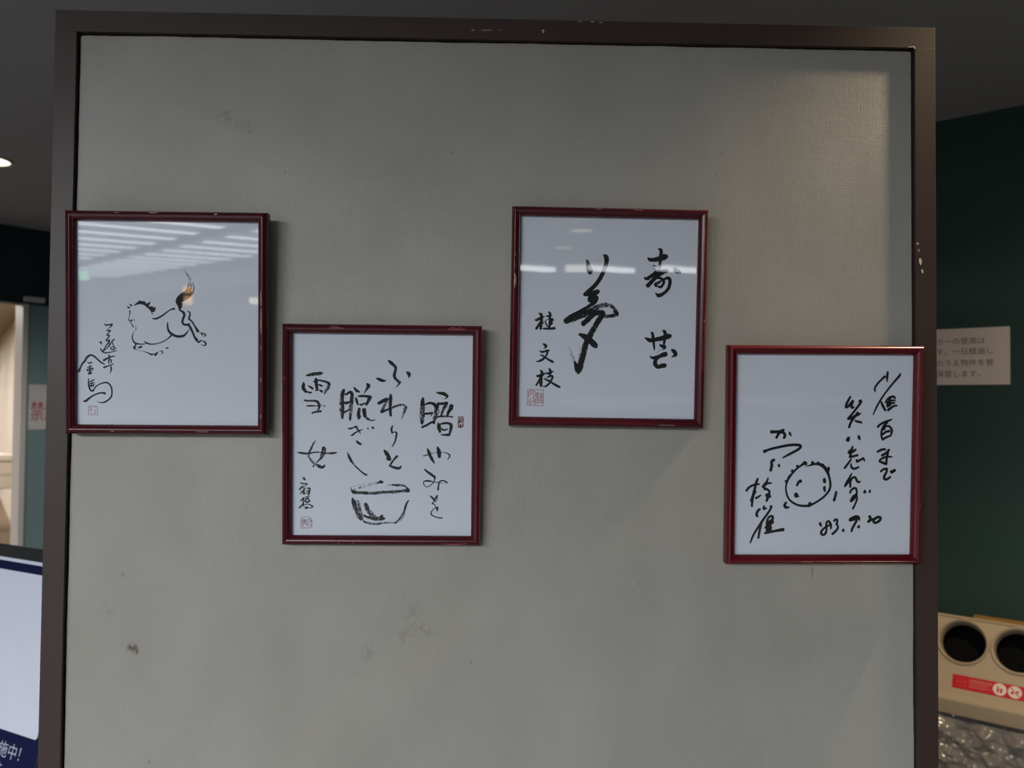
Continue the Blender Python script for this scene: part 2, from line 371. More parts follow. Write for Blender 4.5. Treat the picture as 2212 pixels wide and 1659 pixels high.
for k, (px, pd) in enumerate(((0.877, 7.13), (0.885, 9.21))):
    downlight((px, -pd, 2.5), .12, ('nearer' if k == 0 else 'farther') + ' round downlight mirrored as a pale spot in the picture of large characters')
downlight((1.95, 0.75, 2.5), .06, 'added warm downlight above the recycling bin, brightens the notice')
# a hanging light box, a green exit lamp and warm lamps across the hall, seen only in the glass
def lamp_box(name, p, sx, sz, mat, label, cat):
    e = empty(name, p); tag(e, label, cat)
    box('case', -sx / 2 - .01, sx / 2 + .01, -.06, -.008, -sz / 2 - .01, sz / 2 + .01, M['white'], e)
    box('lit_face', -sx / 2, sx / 2, -.008, .002, -sz / 2, sz / 2, mat, e)
    return e
lamp_box('light_box', (0.922, -7.959, 2.162), .24, .075, M['box'], 'small cream lit sign box mirrored as a bright bar in the picture of large characters', 'light box')
lamp_box('exit_lamp', (-7.285, -13.386, 2.526), .17, .17, M['exitg'], 'green lit emergency lamp mirrored in the horse picture', 'exit light')
lamp_box('wall_lamp', (-4.273, -13.436, 2.113), .22, .12, M['box'], 'white lamp mirrored at the right edge of the horse picture', 'lamp')
lamp_box('warm_lamp', (-4.641, -11.233, 2.19), .14, .10, M['warmb'], 'upper of two orange lamps mirrored in the horse tail', 'lamp')
lamp_box('warm_lamp', (-4.641, -11.233, 2.03), .12, .13, M['warmb'], 'lower of two orange lamps mirrored in the horse tail', 'lamp')

# brush and pen strokes on the four boards: x,y,width along each stroke in 0.1 mm from the board centre
INK = {
 (0,'horse_drawing'): '''P -444,227 -441,242 -372,299 -360,292 -299,285 -288,256 -233,283 -231,275 -256,218 -197,224 -200,207 -160,212 -174,153 -208,145 -200,111 -208,112 -223,149 -242,175 -277,206 -311,236 -349,249 -387,247
-535,215,8 -508,201,20 -499,196,6
-501,246,6 -484,234,23 -470,229,8
-510,160,6 -497,154,14 -501,115,9 -512,61,6 -520,50,11
-520,50,11 -486,4,9 -454,-52,12
-493,37,11 -474,35,22 -470,27,9
-446,61,5 -440,20,6
-425,-30,2 -419,-76,8 -444,-103,2
-449,-116,6 -468,-176,12 -459,-222,15 -436,-257,18 -395,-271,15 -341,-275,12 -292,-268,8
-309,-238,9 -280,-259,17 -227,-274,14 -151,-267,11 -75,-242,11 -14,-206,12 39,-156,17 51,-125,5
-208,65,9 -166,59,20 -121,77,20 -75,103,18 -29,139,15 24,178,12 55,190,18 77,192,23
-9,13,11 -10,-33,18 1,-87,23 32,-129,28 85,-159,28 139,-170,28 200,-158,26 245,-115,15 276,-69,5
P 138,179 127,222 104,260 94,283 100,321 127,364 169,399 218,430 241,461 260,453 298,423 325,416 320,400 291,362 253,330 207,303 176,280 184,245 176,211 157,180
D.35 245,430,31 260,492,15 271,557,3
D.35 275,423,31 287,492,14 283,561,3
D.35 306,415,23 302,477,12 310,538,3
D.35 320,408,20 332,477,14 317,546,3
D.6 321,400,15 275,346,18 207,299,11
G.6 283,584,35 245,645,20 203,710,2
138,179,9 169,164,20 199,142,28 208,107,26 192,61,25 183,22,23 199,-8,23 238,-16,23 272,-4,20
253,-8,15 280,-38,26 314,-107,23 344,-176,23 371,-214,34
360,-203,8 390,-241,20 421,-225,17 444,-221,8 474,-240,18 490,-263,18 474,-283,14 421,-275,3
249,165,8 276,150,15 283,116,18 268,65,20 302,35,17 344,-30,18 386,-99,31
409,-122,9 444,-121,11 432,-144,15 467,-125,11 486,-155,15 444,-160,5
P -436,-272 -410,-279 -424,-318 -429,-337 -402,-348 -436,-349 -462,-322 -452,-303 -434,-299
-398,-329,5 -376,-317,18 -349,-309,23
-425,-341,6 -372,-360,3 -311,-373,6 -265,-389,11 -227,-408,18 -204,-408,18 -189,-396,6 -170,-416,26 -147,-388,20 -132,-381,6
-128,-373,2 -98,-361,8 -73,-372,14 -79,-392,9 -102,-400,3
-41,-322,3 -18,-326,15 -2,-318,12''',
 (0,'brush_signature'): '''-827,-20,12 -801,-30,18 -769,-25,16 -731,-19,20
-731,-19,20 -741,-41,16 -761,-63,9 -789,-88,3
-797,-100,16 -773,-99,14 -753,-104,18
-753,-104,18 -773,-126,12 -795,-156,14
-799,-162,14 -781,-164,12 -765,-164,16
-765,-168,14 -781,-196,14 -807,-225,15
-807,-233,15 -785,-233,12 -761,-224,16
-765,-224,18 -769,-261,14 -763,-309,9 -763,-319,2
-773,-244,12 -805,-301,14 -831,-342,14 -849,-378,16
-845,-374,8 -805,-341,10 -765,-297,12 -737,-252,12 -721,-228,14 -705,-218,17
-727,-252,12 -717,-284,11 -706,-312,12 -680,-334,8
-710,-316,10 -737,-319,10 -749,-329,10 -739,-345,14 -718,-351,14 -698,-340,14 -692,-328,10
-896,-258,6 -881,-254,20 -869,-265,16 -868,-288,3
-881,-328,4 -873,-350,14 -857,-374,16 -833,-390,14 -801,-392,14 -765,-387,11 -714,-375,10 -668,-362,8
-777,-420,8 -765,-434,18 -761,-446,12
-837,-491,24 -805,-472,20 -773,-456,18 -734,-441,14 -698,-435,12
-765,-454,12 -769,-478,12 -775,-510,14 -767,-534,10
-765,-474,12 -748,-478,12 -740,-498,12 -741,-522,12
-765,-500,6 -746,-498,6
-835,-583,20 -805,-575,16 -766,-558,12 -710,-538,10
-747,-564,12 -741,-600,17 -745,-630,13 -760,-666,3
-1160,-634,31 -1139,-588,18 -1117,-541,20 -1084,-505,23 -1061,-484,10
-1086,-485,4 -1066,-467,23 -1035,-436,23 -1003,-425,20 -965,-438,19 -924,-473,17 -879,-514,18 -828,-544,12
-1053,-518,7 -1026,-528,15 -995,-520,15
-1053,-587,8 -1026,-579,11 -993,-561,8
-1018,-556,8 -1018,-597,17 -1018,-628,17 -1021,-658,23
-1054,-623,15 -1036,-633,10
-1054,-612,10 -1021,-607,15 -985,-594,13 -980,-609,13 -1000,-632,10 -1021,-633,10
-1036,-669,18 -1013,-663,23 -993,-658,15
-1032,-733,10 -1035,-781,17 -1031,-833,18 -1016,-874,19 -1001,-894,18
-1021,-776,7 -990,-761,15 -963,-747,12
-1016,-797,12 -985,-791,13 -960,-786,10
-1021,-817,10 -996,-827,13 -958,-806,10
-991,-781,12 -1001,-822,12 -1006,-843,7
-970,-812,12 -975,-842,7
-1016,-838,7 -970,-827,7
-1008,-886,12 -981,-894,21 -965,-871,15 -940,-837,13 -899,-808,12 -854,-790,13 -813,-782,17 -783,-790,17 -753,-820,17 -735,-866,17 -732,-923,17 -743,-969,18 -773,-1005,17 -819,-1036,18 -869,-1047,12 -910,-1039,6 -935,-1022,2
-1102,-1028,12 -1072,-1028,26 -1042,-1002,24 -1001,-971,19 -950,-942,16 -900,-924,16 -854,-918,18 -824,-926,26''',
 (0,'red_seal'): '''-1036,-1092,5 -920,-1092,5
-920,-1092,5 -921,-1209,6
-921,-1209,5 -1038,-1207,5
-1038,-1207,5 -1036,-1092,5
-1021,-1120,5 -1001,-1099,6 -996,-1140,5
-1027,-1171,4 -1001,-1135,4 -996,-1202,5
-971,-1114,5 -951,-1099,6 -935,-1114,4
-953,-1135,7 -951,-1165,8
-971,-1196,5 -956,-1181,7 -941,-1196,5
-1022,-1151,4 -1006,-1125,4
-1017,-1197,4 -1022,-1181,4''',
 (2,'brush_writing'): '''-301,773,8 -287,747,35 -270,685,54 -253,623,65 -252,592,46 -257,579,10
-227,624,21 -209,655,4
-76,842,10 -43,819,52 -31,783,52 -40,710,46 -80,595,46 -130,501,46 -191,422,46 -263,353,48 -315,310,38
-315,310,38 -242,314,50 -179,333,63 -138,355,46
-148,350,52 -200,312,52 -246,254,52
-245,239,58 -188,245,63 -147,266,31
-162,271,58 -177,219,52 -239,166,40 -321,112,42 -394,69,42 -487,5,67 -554,-48,63
D.15 -554,-43,73 -445,1,79 -341,39,73 -237,83,73
D.45 -237,83,73 -144,147,63 -40,175,52 44,161,46 108,99,38 125,47,38
D.3 98,89,52 120,58,48 68,36,42 -26,24,42 -69,60,63
D.1 -69,60,67 -142,64,52 -215,31,58 -277,-33,63 -328,-80,58
-341,60,31 -216,73,52 -69,75,52
D.1 -69,44,63 -120,-30,63 -180,-135,63 -241,-251,67 -271,-325,63
-372,-222,31 -304,-252,63 -229,-303,69 -165,-364,67 -149,-385,38
D.1 -266,-293,69 -291,-377,63 -315,-482,63 -344,-587,67 -369,-692,73 -383,-739,31
D.85 -303,-315,21 -332,-399,38 -362,-504,46 -381,-608,38
-395,-703,52 -412,-640,46 -428,-588,21
D.85 -411,-692,21 -444,-578,46 -477,-485,42 -516,-391,4
655,934,8 685,928,34 698,902,38 694,858,37 690,819,34
522,814,15 547,792,39 595,789,44 644,797,53 692,810,63 741,830,68 765,835,53
688,781,39 684,732,34 680,694,39 671,655,44
597,709,17 636,707,17 675,703,15
608,663,17 637,681,15 675,703,15
484,545,24 518,536,39 561,566,39 609,596,44 637,645,29
609,596,39 677,607,63 735,637,53 774,645,48
657,645,39 677,611,48 649,567,44 601,523,44 563,479,46 527,444,48
639,553,34 688,549,29 728,525,34 743,497,29 729,458,29 701,428,29 666,437,19
699,506,24 661,481,29 627,465,29 642,442,29
752,536,24 786,551,34 815,542,39 826,513,39 822,464,39
D.1 822,464,39 808,416,39 775,372,34 732,337,39 684,317,44 664,307,29
632,354,5 649,330,24 679,307,29
890,674,44 915,645,58 945,636,39 970,610,5
580,-178,8 603,-190,29 612,-231,33 620,-272,33 623,-313,30 628,-354,25 635,-395,18 637,-426,2
503,-248,8 531,-266,29 572,-285,49 622,-280,45 679,-267,49 737,-254,53 794,-236,58 836,-223,53 844,-219,41
735,-151,8 764,-163,37 777,-196,37 774,-228,33 770,-270,33 763,-327,25
710,-345,21 739,-361,37 768,-366,45 773,-385,33
D.75 777,-381,37 744,-402,29 708,-419,16 667,-448,4
581,-497,12 606,-519,29 652,-514,37 709,-497,41 758,-475,54 787,-467,54
693,-514,33 661,-539,37 649,-576,45 658,-613,49 688,-641,41 729,-628,49 774,-619,54 782,-615,45
869,-408,21 894,-424,45 919,-452,45 920,-477,37 871,-502,12''',
 (2,'brush_signature'): '''-927,50,7 -896,37,31 -886,1,31 -888,-39,31
-977,-36,9 -953,-42,27 -922,-26,31 -882,-3,27 -848,6,11
-881,-25,27 -894,-61,27 -925,-111,27 -953,-156,27
-881,-43,27 -889,-97,27 -897,-160,27 -899,-173,4
-882,-97,4 -862,-79,11 -851,-65,7
-798,72,9 -775,52,29 -775,12,25 -774,-41,25 -777,-95,24 -778,-149,25
-822,20,11 -801,10,22 -770,19,20 -743,26,7
-840,-56,9 -818,-38,7 -783,-26,11 -747,-23,22 -738,-36,27 -764,-55,27 -778,-68,22
-834,-60,13 -822,-91,15 -808,-118,16 -790,-131,13
-782,-82,22 -755,-74,27 -742,-72,18 -759,-95,22 -777,-108,18
-861,-154,18 -816,-154,24 -763,-153,24 -713,-147,31 -700,-152,13
-866,-353,5 -839,-368,27 -817,-386,27 -825,-404,20 -856,-420,4
-901,-452,11 -873,-465,25 -838,-458,22 -802,-448,27 -769,-441,9
-797,-457,22 -804,-489,22 -819,-520,20 -845,-552,24 -885,-579,27 -934,-594,13 -952,-590,3
-900,-506,7 -868,-512,18 -827,-538,22 -777,-569,24 -728,-595,29 -711,-594,9
-894,-711,8 -873,-727,29 -865,-760,29 -868,-784,25
-944,-784,12 -913,-789,29 -873,-772,33 -826,-753,16
-868,-780,29 -888,-822,29 -912,-863,21 -940,-909,21
-872,-784,25 -871,-834,22 -871,-883,25 -878,-928,21 -878,-934,4
-908,-843,12 -895,-875,21 -878,-912,25
-855,-833,2 -831,-821,7 -810,-808,8
-782,-687,8 -759,-705,29 -756,-742,25 -757,-774,23
-811,-744,16 -787,-752,25 -750,-737,25 -715,-722,12
-786,-799,21 -765,-789,21 -737,-782,21 -724,-794,25 -736,-832,23 -756,-869,22 -788,-906,23 -825,-927,18 -849,-924,8 -862,-912,4
-832,-829,6 -806,-837,21 -764,-853,22 -723,-881,21 -673,-909,29 -625,-933,21''',
 (2,'red_seal'): '''-1054,-972,6 -840,-973,6
-840,-973,6 -843,-1185,6
-843,-1185,6 -1054,-1182,6
-1054,-1182,6 -1054,-972,6
-998,-980,10 -998,-992,4
-1040,-1069,8 -1039,-1005,7 -1017,-990,7 -976,-989,7 -953,-1003,7 -956,-1069,8
-1027,-1001,5 -1008,-1017,7 -987,-1016,7 -971,-996,5
-1022,-1066,7 -1018,-1029,6 -996,-1016,6 -975,-1028,6 -972,-1082,7
-1044,-1091,4 -1041,-1108,4
-1025,-1083,4 -1023,-1111,4
-1011,-1091,4 -1023,-1120,6
-1043,-1136,6 -1031,-1120,6 -1010,-1132,6 -1009,-1173,7
-1029,-1128,6 -1028,-1175,7
-998,-1099,5 -986,-1082,6 -962,-1086,6 -955,-1102,6
-974,-1090,5 -973,-1127,6
-998,-1119,5 -955,-1110,6 -961,-1135,6 -993,-1160,5
-955,-1131,6 -956,-1176,7
-1002,-1140,4 -977,-1135,4
-938,-1003,7 -937,-1053,7
-937,-1055,6 -907,-1056,6
-907,-1056,6 -907,-1011,6
-922,-1003,8 -921,-1056,8
-942,-1160,5 -941,-1090,7 -925,-1069,8 -906,-1081,7 -907,-1159,5
-923,-1073,7 -923,-1159,7
-875,-1002,7 -876,-1060,8
-899,-1029,8 -847,-1031,8
-894,-1060,6 -849,-1057,8
-891,-1134,6 -892,-1081,6 -873,-1068,7 -855,-1080,6 -856,-1138,7
-873,-1072,7 -872,-1146,7
-895,-1146,7 -854,-1148,7''',
 (1,'brush_writing'): '''D.2 -1006,779,13 -973,782,29 -925,793,40 -872,801,40 -828,805,40 -797,808,22
-1043,688,9 -1038,658,34 -1045,622,37 -1029,587,37 -1007,559,26
-1003,565,18 -976,557,16 -959,550,22 -937,553,18
-979,641,11 -946,623,22 -920,606,24 -909,602,9
-889,747,4 -878,730,31 -876,699,40 -872,659,34 -865,620,34 -863,589,26 -889,573,4
-920,694,4 -898,699,13 -872,712,18
-859,715,18 -819,713,19 -762,700,22 -722,687,26 -705,670,35
D.45 -705,670,35 -709,639,40 -731,599,35 -753,563,26 -766,537,18
-850,660,9 -823,651,22 -801,642,19 -788,642,7
-836,589,9 -810,574,24 -792,563,19 -803,552,4
D.1 -1029,450,18 -989,442,22 -937,444,22 -888,443,25 -853,428,31
D.3 -853,428,31 -835,399,35 -835,368,31 -848,315,26
-998,375,13 -950,377,19 -888,378,13
D.4 -888,378,13 -818,381,9 -761,382,11 -759,371,9 -774,355,4 -796,342,2
-925,281,18 -897,292,19 -853,302,22 -809,306,22
D.3 -880,-82,9 -908,-121,20 -929,-171,22 -957,-227,25
D.5 -957,-227,25 -970,-271,28 -962,-310,28 -929,-354,31 -885,-387,33 -835,-420,39
D.1 -835,-420,39 -791,-436,33 -764,-419,22 -761,-392,4
-1113,-242,11 -1067,-247,24 -1006,-255,22 -946,-249,20
D.3 -946,-249,20 -885,-237,17 -819,-237,14 -753,-247,20 -698,-250,22
-698,-250,22 -643,-246,24 -602,-238,11
D.3 -792,-170,9 -781,-192,28 -800,-259,20 -814,-281,11
D.35 -770,-181,44 -753,-192,28 -759,-236,24 -786,-286,33 -813,-320,28 -852,-359,17 -871,-370,11
-896,-398,7 -909,-426,19
D.1 -459,-234,9 -439,-289,28 -406,-355,28
D.4 -406,-355,28 -356,-416,17
-356,-416,17 -289,-477,16 -234,-521,20 -206,-532,22
-510,591,28 -523,561,40 -532,506,37
D.5 -535,521,44 -539,451,48 -538,395,52 -535,340,52 -532,285,52 -532,222,33
D.05 -524,521,29 -526,451,29 -522,395,29 -520,340,29 -520,285,26 -527,226,22
-491,532,22 -466,540,26 -444,558,26 -418,562,33 -403,533,37
D.2 -403,533,37 -405,489,41 -407,433,44
D.5 -407,441,44 -414,378,48 -417,323,41 -424,267,37 -426,212,29
-426,271,15 -426,212,26 -427,186,11
-506,425,22 -476,418,33 -436,433,22 -410,433,15
-527,292,26 -494,300,22 -457,322,18 -428,337,18
-376,624,15 -356,596,29 -327,574,29 -301,567,11
-206,675,22 -188,649,44 -202,616,29 -228,575,15 -251,534,2
-326,508,11 -293,512,26 -249,512,26 -209,509,29 -165,502,33
D.15 -158,502,33 -176,473,41 -194,435,33 -212,402,26 -221,384,7
-352,482,22 -341,449,29 -326,401,22
-300,401,15 -285,396,22 -252,409,18 -219,417,18
D.1 -307,342,33 -314,305,37 -316,257,41 -312,217,29
-307,217,11 -290,235,9 -281,265,2
-243,332,44 -241,295,44 -233,251,37
D.35 -233,251,37 -211,225,33 -174,199,22 -141,190,15
-141,190,15 -115,194,11 -92,204,4
-452,83,11 -431,80,20 -402,86,18 -376,98,13 -358,107,20
-354,111,13 -336,105,11 -314,103,4
D.2 -356,109,22 -334,80,20 -318,58,20 -305,45,15 -294,21,9 -289,1,1
-413,-9,13 -395,-4,20 -367,20,18 -336,38,15 -309,52,18 -283,63,11 -264,71,8
-199,93,4 -191,82,20 -193,68,2
-146,110,2 -129,96,24 -109,91,7
-125,91,29 -126,80,13
-346,-71,3 -331,-95,24 -304,-115,29 -282,-125,22
69,988,9 94,967,35 132,934,35
D.2 132,934,35 166,896,36 166,857,31 155,818,33 153,780,35 167,747,33
D.35 167,747,33 200,714,33 222,698,31
230,703,22 211,673,17 165,625,2
-76,747,19 -37,731,33 7,717,28 46,723,6
315,834,17 340,815,42 348,793,33 343,754,3
D.1 105,539,17 105,508,35 102,442,39 100,375,35 101,314,35 109,259,28
-52,418,33 -2,446,39 42,472,33 69,477,22
D.45 58,475,33 42,430,33 15,369,33 -12,313,39
-12,305,31 37,325,24 98,350,24
D.3 98,350,24 169,381,24 235,401,24
D.5 235,401,24 279,399,28 307,377,33 296,344,39 280,294,28 247,205,3
134,121,14 120,90,21 120,56,22 127,32,19
127,27,19 146,37,10 170,40,16 187,23,21 182,-11,21 176,-54,19 157,-107,16 128,-155,10
26,-204,19 52,-238,43 76,-276,43 91,-310,43 115,-329,14
53,-315,10 82,-324,29 110,-329,19
28,-229,5 33,-257,2
196,-280,24 172,-304,24 144,-338,19 111,-387,21
96,-406,21 130,-421,24 173,-435,29 212,-442,29 240,-429,24 249,-403,5
532,492,24 526,451,43 526,408,48
D.5 526,408,58 524,316,62 522,244,62 525,196,58 520,167,38
520,186,38 521,153,24
559,405,14 593,423,24 641,428,29 684,409,38 713,376,53
D.5 713,376,58 713,323,62 699,265,58 690,217,48
678,188,29 679,164,29
523,107,24 581,134,24 638,168,24 681,183,29
541,288,24 594,288,24 656,298,24
656,293,19 644,269,10 630,247,3
707,568,10 755,561,29 807,552,38 841,531,34 856,516,24
853,516,19 837,495,12 813,480,4
732,438,14 737,414,34
732,417,29 784,422,29 847,430,34
D.3 842,420,34 818,381,34 795,333,29 776,266,24
828,353,3 852,382,4 880,396,4
907,392,48 900,358,43 872,315,34 855,266,24
712,243,14 752,251,19 805,254,19
D.25 805,254,19 867,252,19 927,248,14
920,248,10 920,228,3
734,174,7 741,135,37 749,97,43 759,49,29
767,150,19 810,162,24 858,165,24
D.15 858,165,24 902,146,38 907,113,38 895,60,29 881,7,24
787,97,10 792,78,19 821,73,19 859,86,12
778,10,14 821,8,21 879,9,29
D.1 594,-176,13 610,-212,33 627,-259,36 658,-319,31 688,-369,13
729,-155,16 740,-191,40 750,-238,47 754,-285,33
535,-276,7 571,-265,12 617,-252,11 670,-237,5 723,-228,5
777,-221,4 823,-227,8 863,-240,12 890,-264,17 880,-297,12 854,-324,4
562,-453,16 599,-486,23 646,-519,27 693,-553,27
696,-559,23 693,-593,12 680,-626,11 640,-663,9 594,-688,9 561,-667,9 546,-627,11 560,-610,13 600,-605,19 653,-613,16
D.4 653,-613,16 707,-623,11 767,-632,8 833,-637,5
856,-628,20 826,-604,15 793,-600,15 760,-616,16 747,-659,16 741,-723,20
632,-804,9 662,-827,20 695,-867,20 712,-880,8 728,-847,9 727,-807,11
731,-800,16 708,-834,17 689,-874,9 666,-908,17
666,-908,13 696,-921,9 716,-958,11 730,-1001,13
739,-957,16 730,-1001,17
743,-957,9 689,-974,9 656,-1015,12 650,-1048,15 684,-1075,12 744,-1095,13 790,-1100,13 797,-1091,11''',
 (1,'bowl_drawing'): '''-403,-737,18 -376,-759,40 -332,-768,31
D.3 -332,-768,31 -274,-770,35 -212,-774,40
D.5 -212,-774,40 -146,-775,35 -80,-773,36
D.3 -80,-773,36 -14,-763,36 75,-758,31 163,-755,36 252,-744,31 318,-737,40
318,-737,40 345,-736,44
-398,-697,4 -409,-710,9 -407,-733,9 -394,-746,9
3,-627,27 -23,-623,35
D.5 -23,-623,35 -59,-637,27
D.85 -59,-637,27 -125,-655,27 -213,-682,31 -301,-710,35 -367,-728,27
D.6 -390,-692,3 -337,-676,4 -257,-658,4 -169,-637,4 -81,-619,3
D.8 39,-678,6 96,-667,18 141,-662,25
D.4 141,-662,25 207,-666,29 265,-668,27 309,-683,22 336,-710,27
336,-710,27 358,-741,18
-389,-848,22 -375,-897,49
D.35 -375,-897,53 -357,-960,53 -330,-1026,49 -299,-1093,53 -281,-1120,40
D.45 -318,-883,27 -309,-937,36 -291,-1004,27 -273,-1071,44 -273,-1111,49
D.5 -353,-879,27 -349,-937,27 -339,-1004,18
D.6 -287,-897,6 -278,-981,9 -264,-1048,9
D.2 -216,-923,44 -194,-981,49
D.45 -194,-981,53 -158,-1039,58 -109,-1087,53 -87,-1105,36
D.25 -233,-1075,27 -184,-1097,31 -122,-1114,36 -56,-1118,49 -7,-1109,53 24,-1113,36
1,-1073,27 -20,-1105,27
D.1 350,-870,16 324,-911,22 306,-969,27
D.4 306,-969,27 285,-1031,27 254,-1090,27 210,-1139,27 175,-1168,22
302,-1036,4 276,-1103,6 232,-1152,4
-246,-1142,15 -228,-1160,20
D.45 -228,-1160,20 -175,-1173,25 -122,-1184,27 -55,-1183,28 11,-1172,22 77,-1167,16 144,-1169,13 179,-1171,18''',
 (1,'brush_signature'): '''-1035,-579,24 -1025,-593,27 -1016,-603,14
-1073,-646,13 -1039,-654,14 -987,-656,14
-987,-657,12 -1001,-673,10 -1030,-692,6
-1039,-687,12 -1068,-705,14 -1089,-731,16
-1077,-724,14 -1049,-704,7 -1025,-709,10
-1025,-714,19 -1032,-752,21 -1029,-791,21
-1070,-755,12 -1034,-752,10
-1079,-789,12 -1053,-772,12 -1034,-757,14
-999,-714,8 -977,-714,13 -953,-716,19
-953,-718,21 -958,-762,19 -970,-805,19
-991,-750,16 -958,-752,10
-1006,-784,12 -982,-774,10 -958,-762,12
-1074,-883,13 -1053,-861,14 -1034,-842,14
-1036,-844,19 -1039,-888,14 -1036,-936,19 -1034,-957,10
-1088,-975,19 -1062,-946,16 -1039,-916,14
-1034,-916,14 -1024,-916,5
-1015,-822,7 -986,-829,12 -960,-829,12
-972,-834,14 -996,-858,14 -1020,-887,16
-1020,-849,12 -1001,-849,10
-977,-849,14 -962,-873,16 -946,-887,12
-1012,-883,16 -991,-902,19 -953,-885,14
-1019,-933,10 -991,-926,9 -957,-930,12 -924,-949,16 -910,-957,14
-910,-957,13 -929,-971,12 -957,-979,8
-1007,-964,19 -1005,-979,24 -976,-969,19 -974,-964,14''',
 (1,'round_seal'): '''-1052,-1097,5 -1000,-1094,5 -952,-1097,5 -935,-1111,5 -926,-1133,5 -923,-1176,5 -925,-1215,6 -937,-1234,5 -961,-1242,5 -999,-1242,6 -1047,-1242,6 -1066,-1226,6 -1071,-1197,6 -1071,-1143,5 -1066,-1114,5 -1052,-1097,5
-1052,-1124,6 -1050,-1206,7
-1062,-1148,4 -1043,-1143,4
-1038,-1119,6 -1035,-1225,6
-1019,-1124,6 -1028,-1177,5
-1016,-1129,7 -1014,-1196,7
-1004,-1133,6 -999,-1216,5
-1026,-1153,5 -1000,-1148,5
-985,-1124,5 -987,-1220,6
-985,-1124,4 -942,-1121,4
-966,-1124,5 -969,-1162,5
-952,-1123,6 -937,-1162,7
-976,-1177,4 -961,-1172,5 -961,-1225,6
-938,-1133,5 -928,-1167,5
-942,-1177,5 -928,-1225,5''',
 (1,'carved_seal'): '''P 996,248 1002,255 1017,256 1061,255 1070,250 1072,234 1072,164 1071,122 1066,107 1039,104 998,105 995,130 993,163 994,230
W 1028,243,8 1012,230,10 1005,210,8 1004,190,7
W 1005,242,5 1017,243,5
W 1023,257,8 1025,247,7
W 1025,240,7 1047,244,8 1058,237,10 1062,225,8 1047,224,8 1033,223,8
W 1032,222,10 1037,205,10 1062,187,10
W 999,148,7 1017,158,13 1039,160,17 1062,164,15
W 1062,164,10 1062,150,10
W 1017,172,8 1019,163,10
W 1035,182,8 1041,164,13
W 1061,170,7 1062,160,7
W 1013,147,10 1013,118,8
W 1039,153,13 1049,130,10 1063,109,10''',
 (3,'pen_writing'): '''353,770,26 329,728,28 306,680,29 297,636,29
299,632,29 331,646,27 354,675,27 390,719,28
390,719,28 381,685,26 370,646,26 382,625,27 404,639,19
471,710,19 493,724,29 496,700,29 467,656,27 424,598,26 381,540,26 338,492,27 329,479,24
326,479,24 368,484,29 411,511,29 455,531,29 493,550,21
456,564,24 435,531,26 397,477,27 364,424,27 345,368,29
429,453,24 466,439,27 500,436,24 513,422,16
340,225,34 329,196,46
477,255,19 480,230,36 492,204,19
397,110,20 389,80,30 375,26,30 364,-33,30
362,56,30 345,26,30
345,23,24 396,38,30 437,68,24
361,-33,27 409,-21,27 466,-6,24
379,-63,20 344,-111,23 294,-180,24
455,-72,26 464,-93,30
458,-93,26 500,-72,26 542,-48,26
545,-48,24 560,-81,18
380,-120,14 381,-153,24 406,-186,27 442,-183,26 484,-165,20
389,-255,19 354,-320,24 319,-380,24 301,-425,21
304,-422,18 349,-368,24 384,-326,24 405,-302,21
402,-308,24 376,-356,24 374,-431,25
408,-308,24 438,-302,26 457,-338,26 481,-368,26 508,-359,18
372,-512,21 387,-476,24 422,-449,26 453,-455,26 462,-488,23 463,-548,23 467,-596,23 444,-662,21 415,-722,25
460,-530,26 418,-566,36 389,-620,33
392,-620,26 425,-590,30 454,-560,18
573,-476,18 571,-500,38
643,-473,16 637,-497,30
185,-497,24 174,-560,26 163,-608,26
812,1043,29 771,1005,24 723,956,23 687,903,22 681,869,22 687,845,16
853,1111,16 848,1073,29 844,1024,26 847,976,12
1023,1088,12 1009,1054,27 947,981,24 876,894,22 804,797,21 752,715,21 705,628,21 665,533,11
772,705,21 792,657,30 828,594,27
828,696,19 845,730,21 883,764,27 936,778,27 956,754,21
855,701,24 903,725,24 957,725,19
853,676,29 904,691,27 950,691,19
856,647,29 894,672,29
867,599,32 905,628,29 944,653,24 983,655,19
888,764,27 874,706,27 866,652,27
731,373,27 765,407,25 817,434,27 870,454,25 916,471,16
858,431,25 824,402,25 793,350,24 780,292,23 786,234,23 801,199,21
813,344,35 824,373,29 859,385,23 894,373,25 922,327,25 914,281,25
803,275,27 837,304,25 890,318,27
801,205,27 850,234,25 911,258,21
734,40,25 778,63,28 830,75,23 845,61,12
886,64,29 860,32,27 797,-9,29
872,26,29 861,-38,25 851,-125,29
757,-82,17 792,-52,23 850,-29,23 902,-26,20 940,-29,8
763,-90,23 810,-108,29 851,-125,25
783,-223,25 818,-194,25 864,-189,29
861,-189,28 859,-229,25 831,-287,29 832,-322,29 867,-328,28 913,-296,23
923,-223,32 935,-238,31
935,-229,32 964,-212,35 970,-203,29
-697,310,31 -699,295,27
-697,301,37 -639,304,34 -571,302,37 -540,293,31 -517,266,32 -521,235,31 -530,221,27
-536,328,31 -576,306,36 -607,270,29 -629,226,29
-455,302,13 -450,280,29 -431,248,12
-787,42,40 -747,58,27 -680,80,28 -568,105,29 -456,126,30 -367,130,31 -313,124,31 -303,101,29 -343,65,29 -432,16,28 -499,-20,22 -539,-42,16
-660,-74,36 -682,-83,31 -691,-105,31 -686,-145,32 -701,-212,32
-587,-123,9 -592,-145,29 -580,-165,13''',
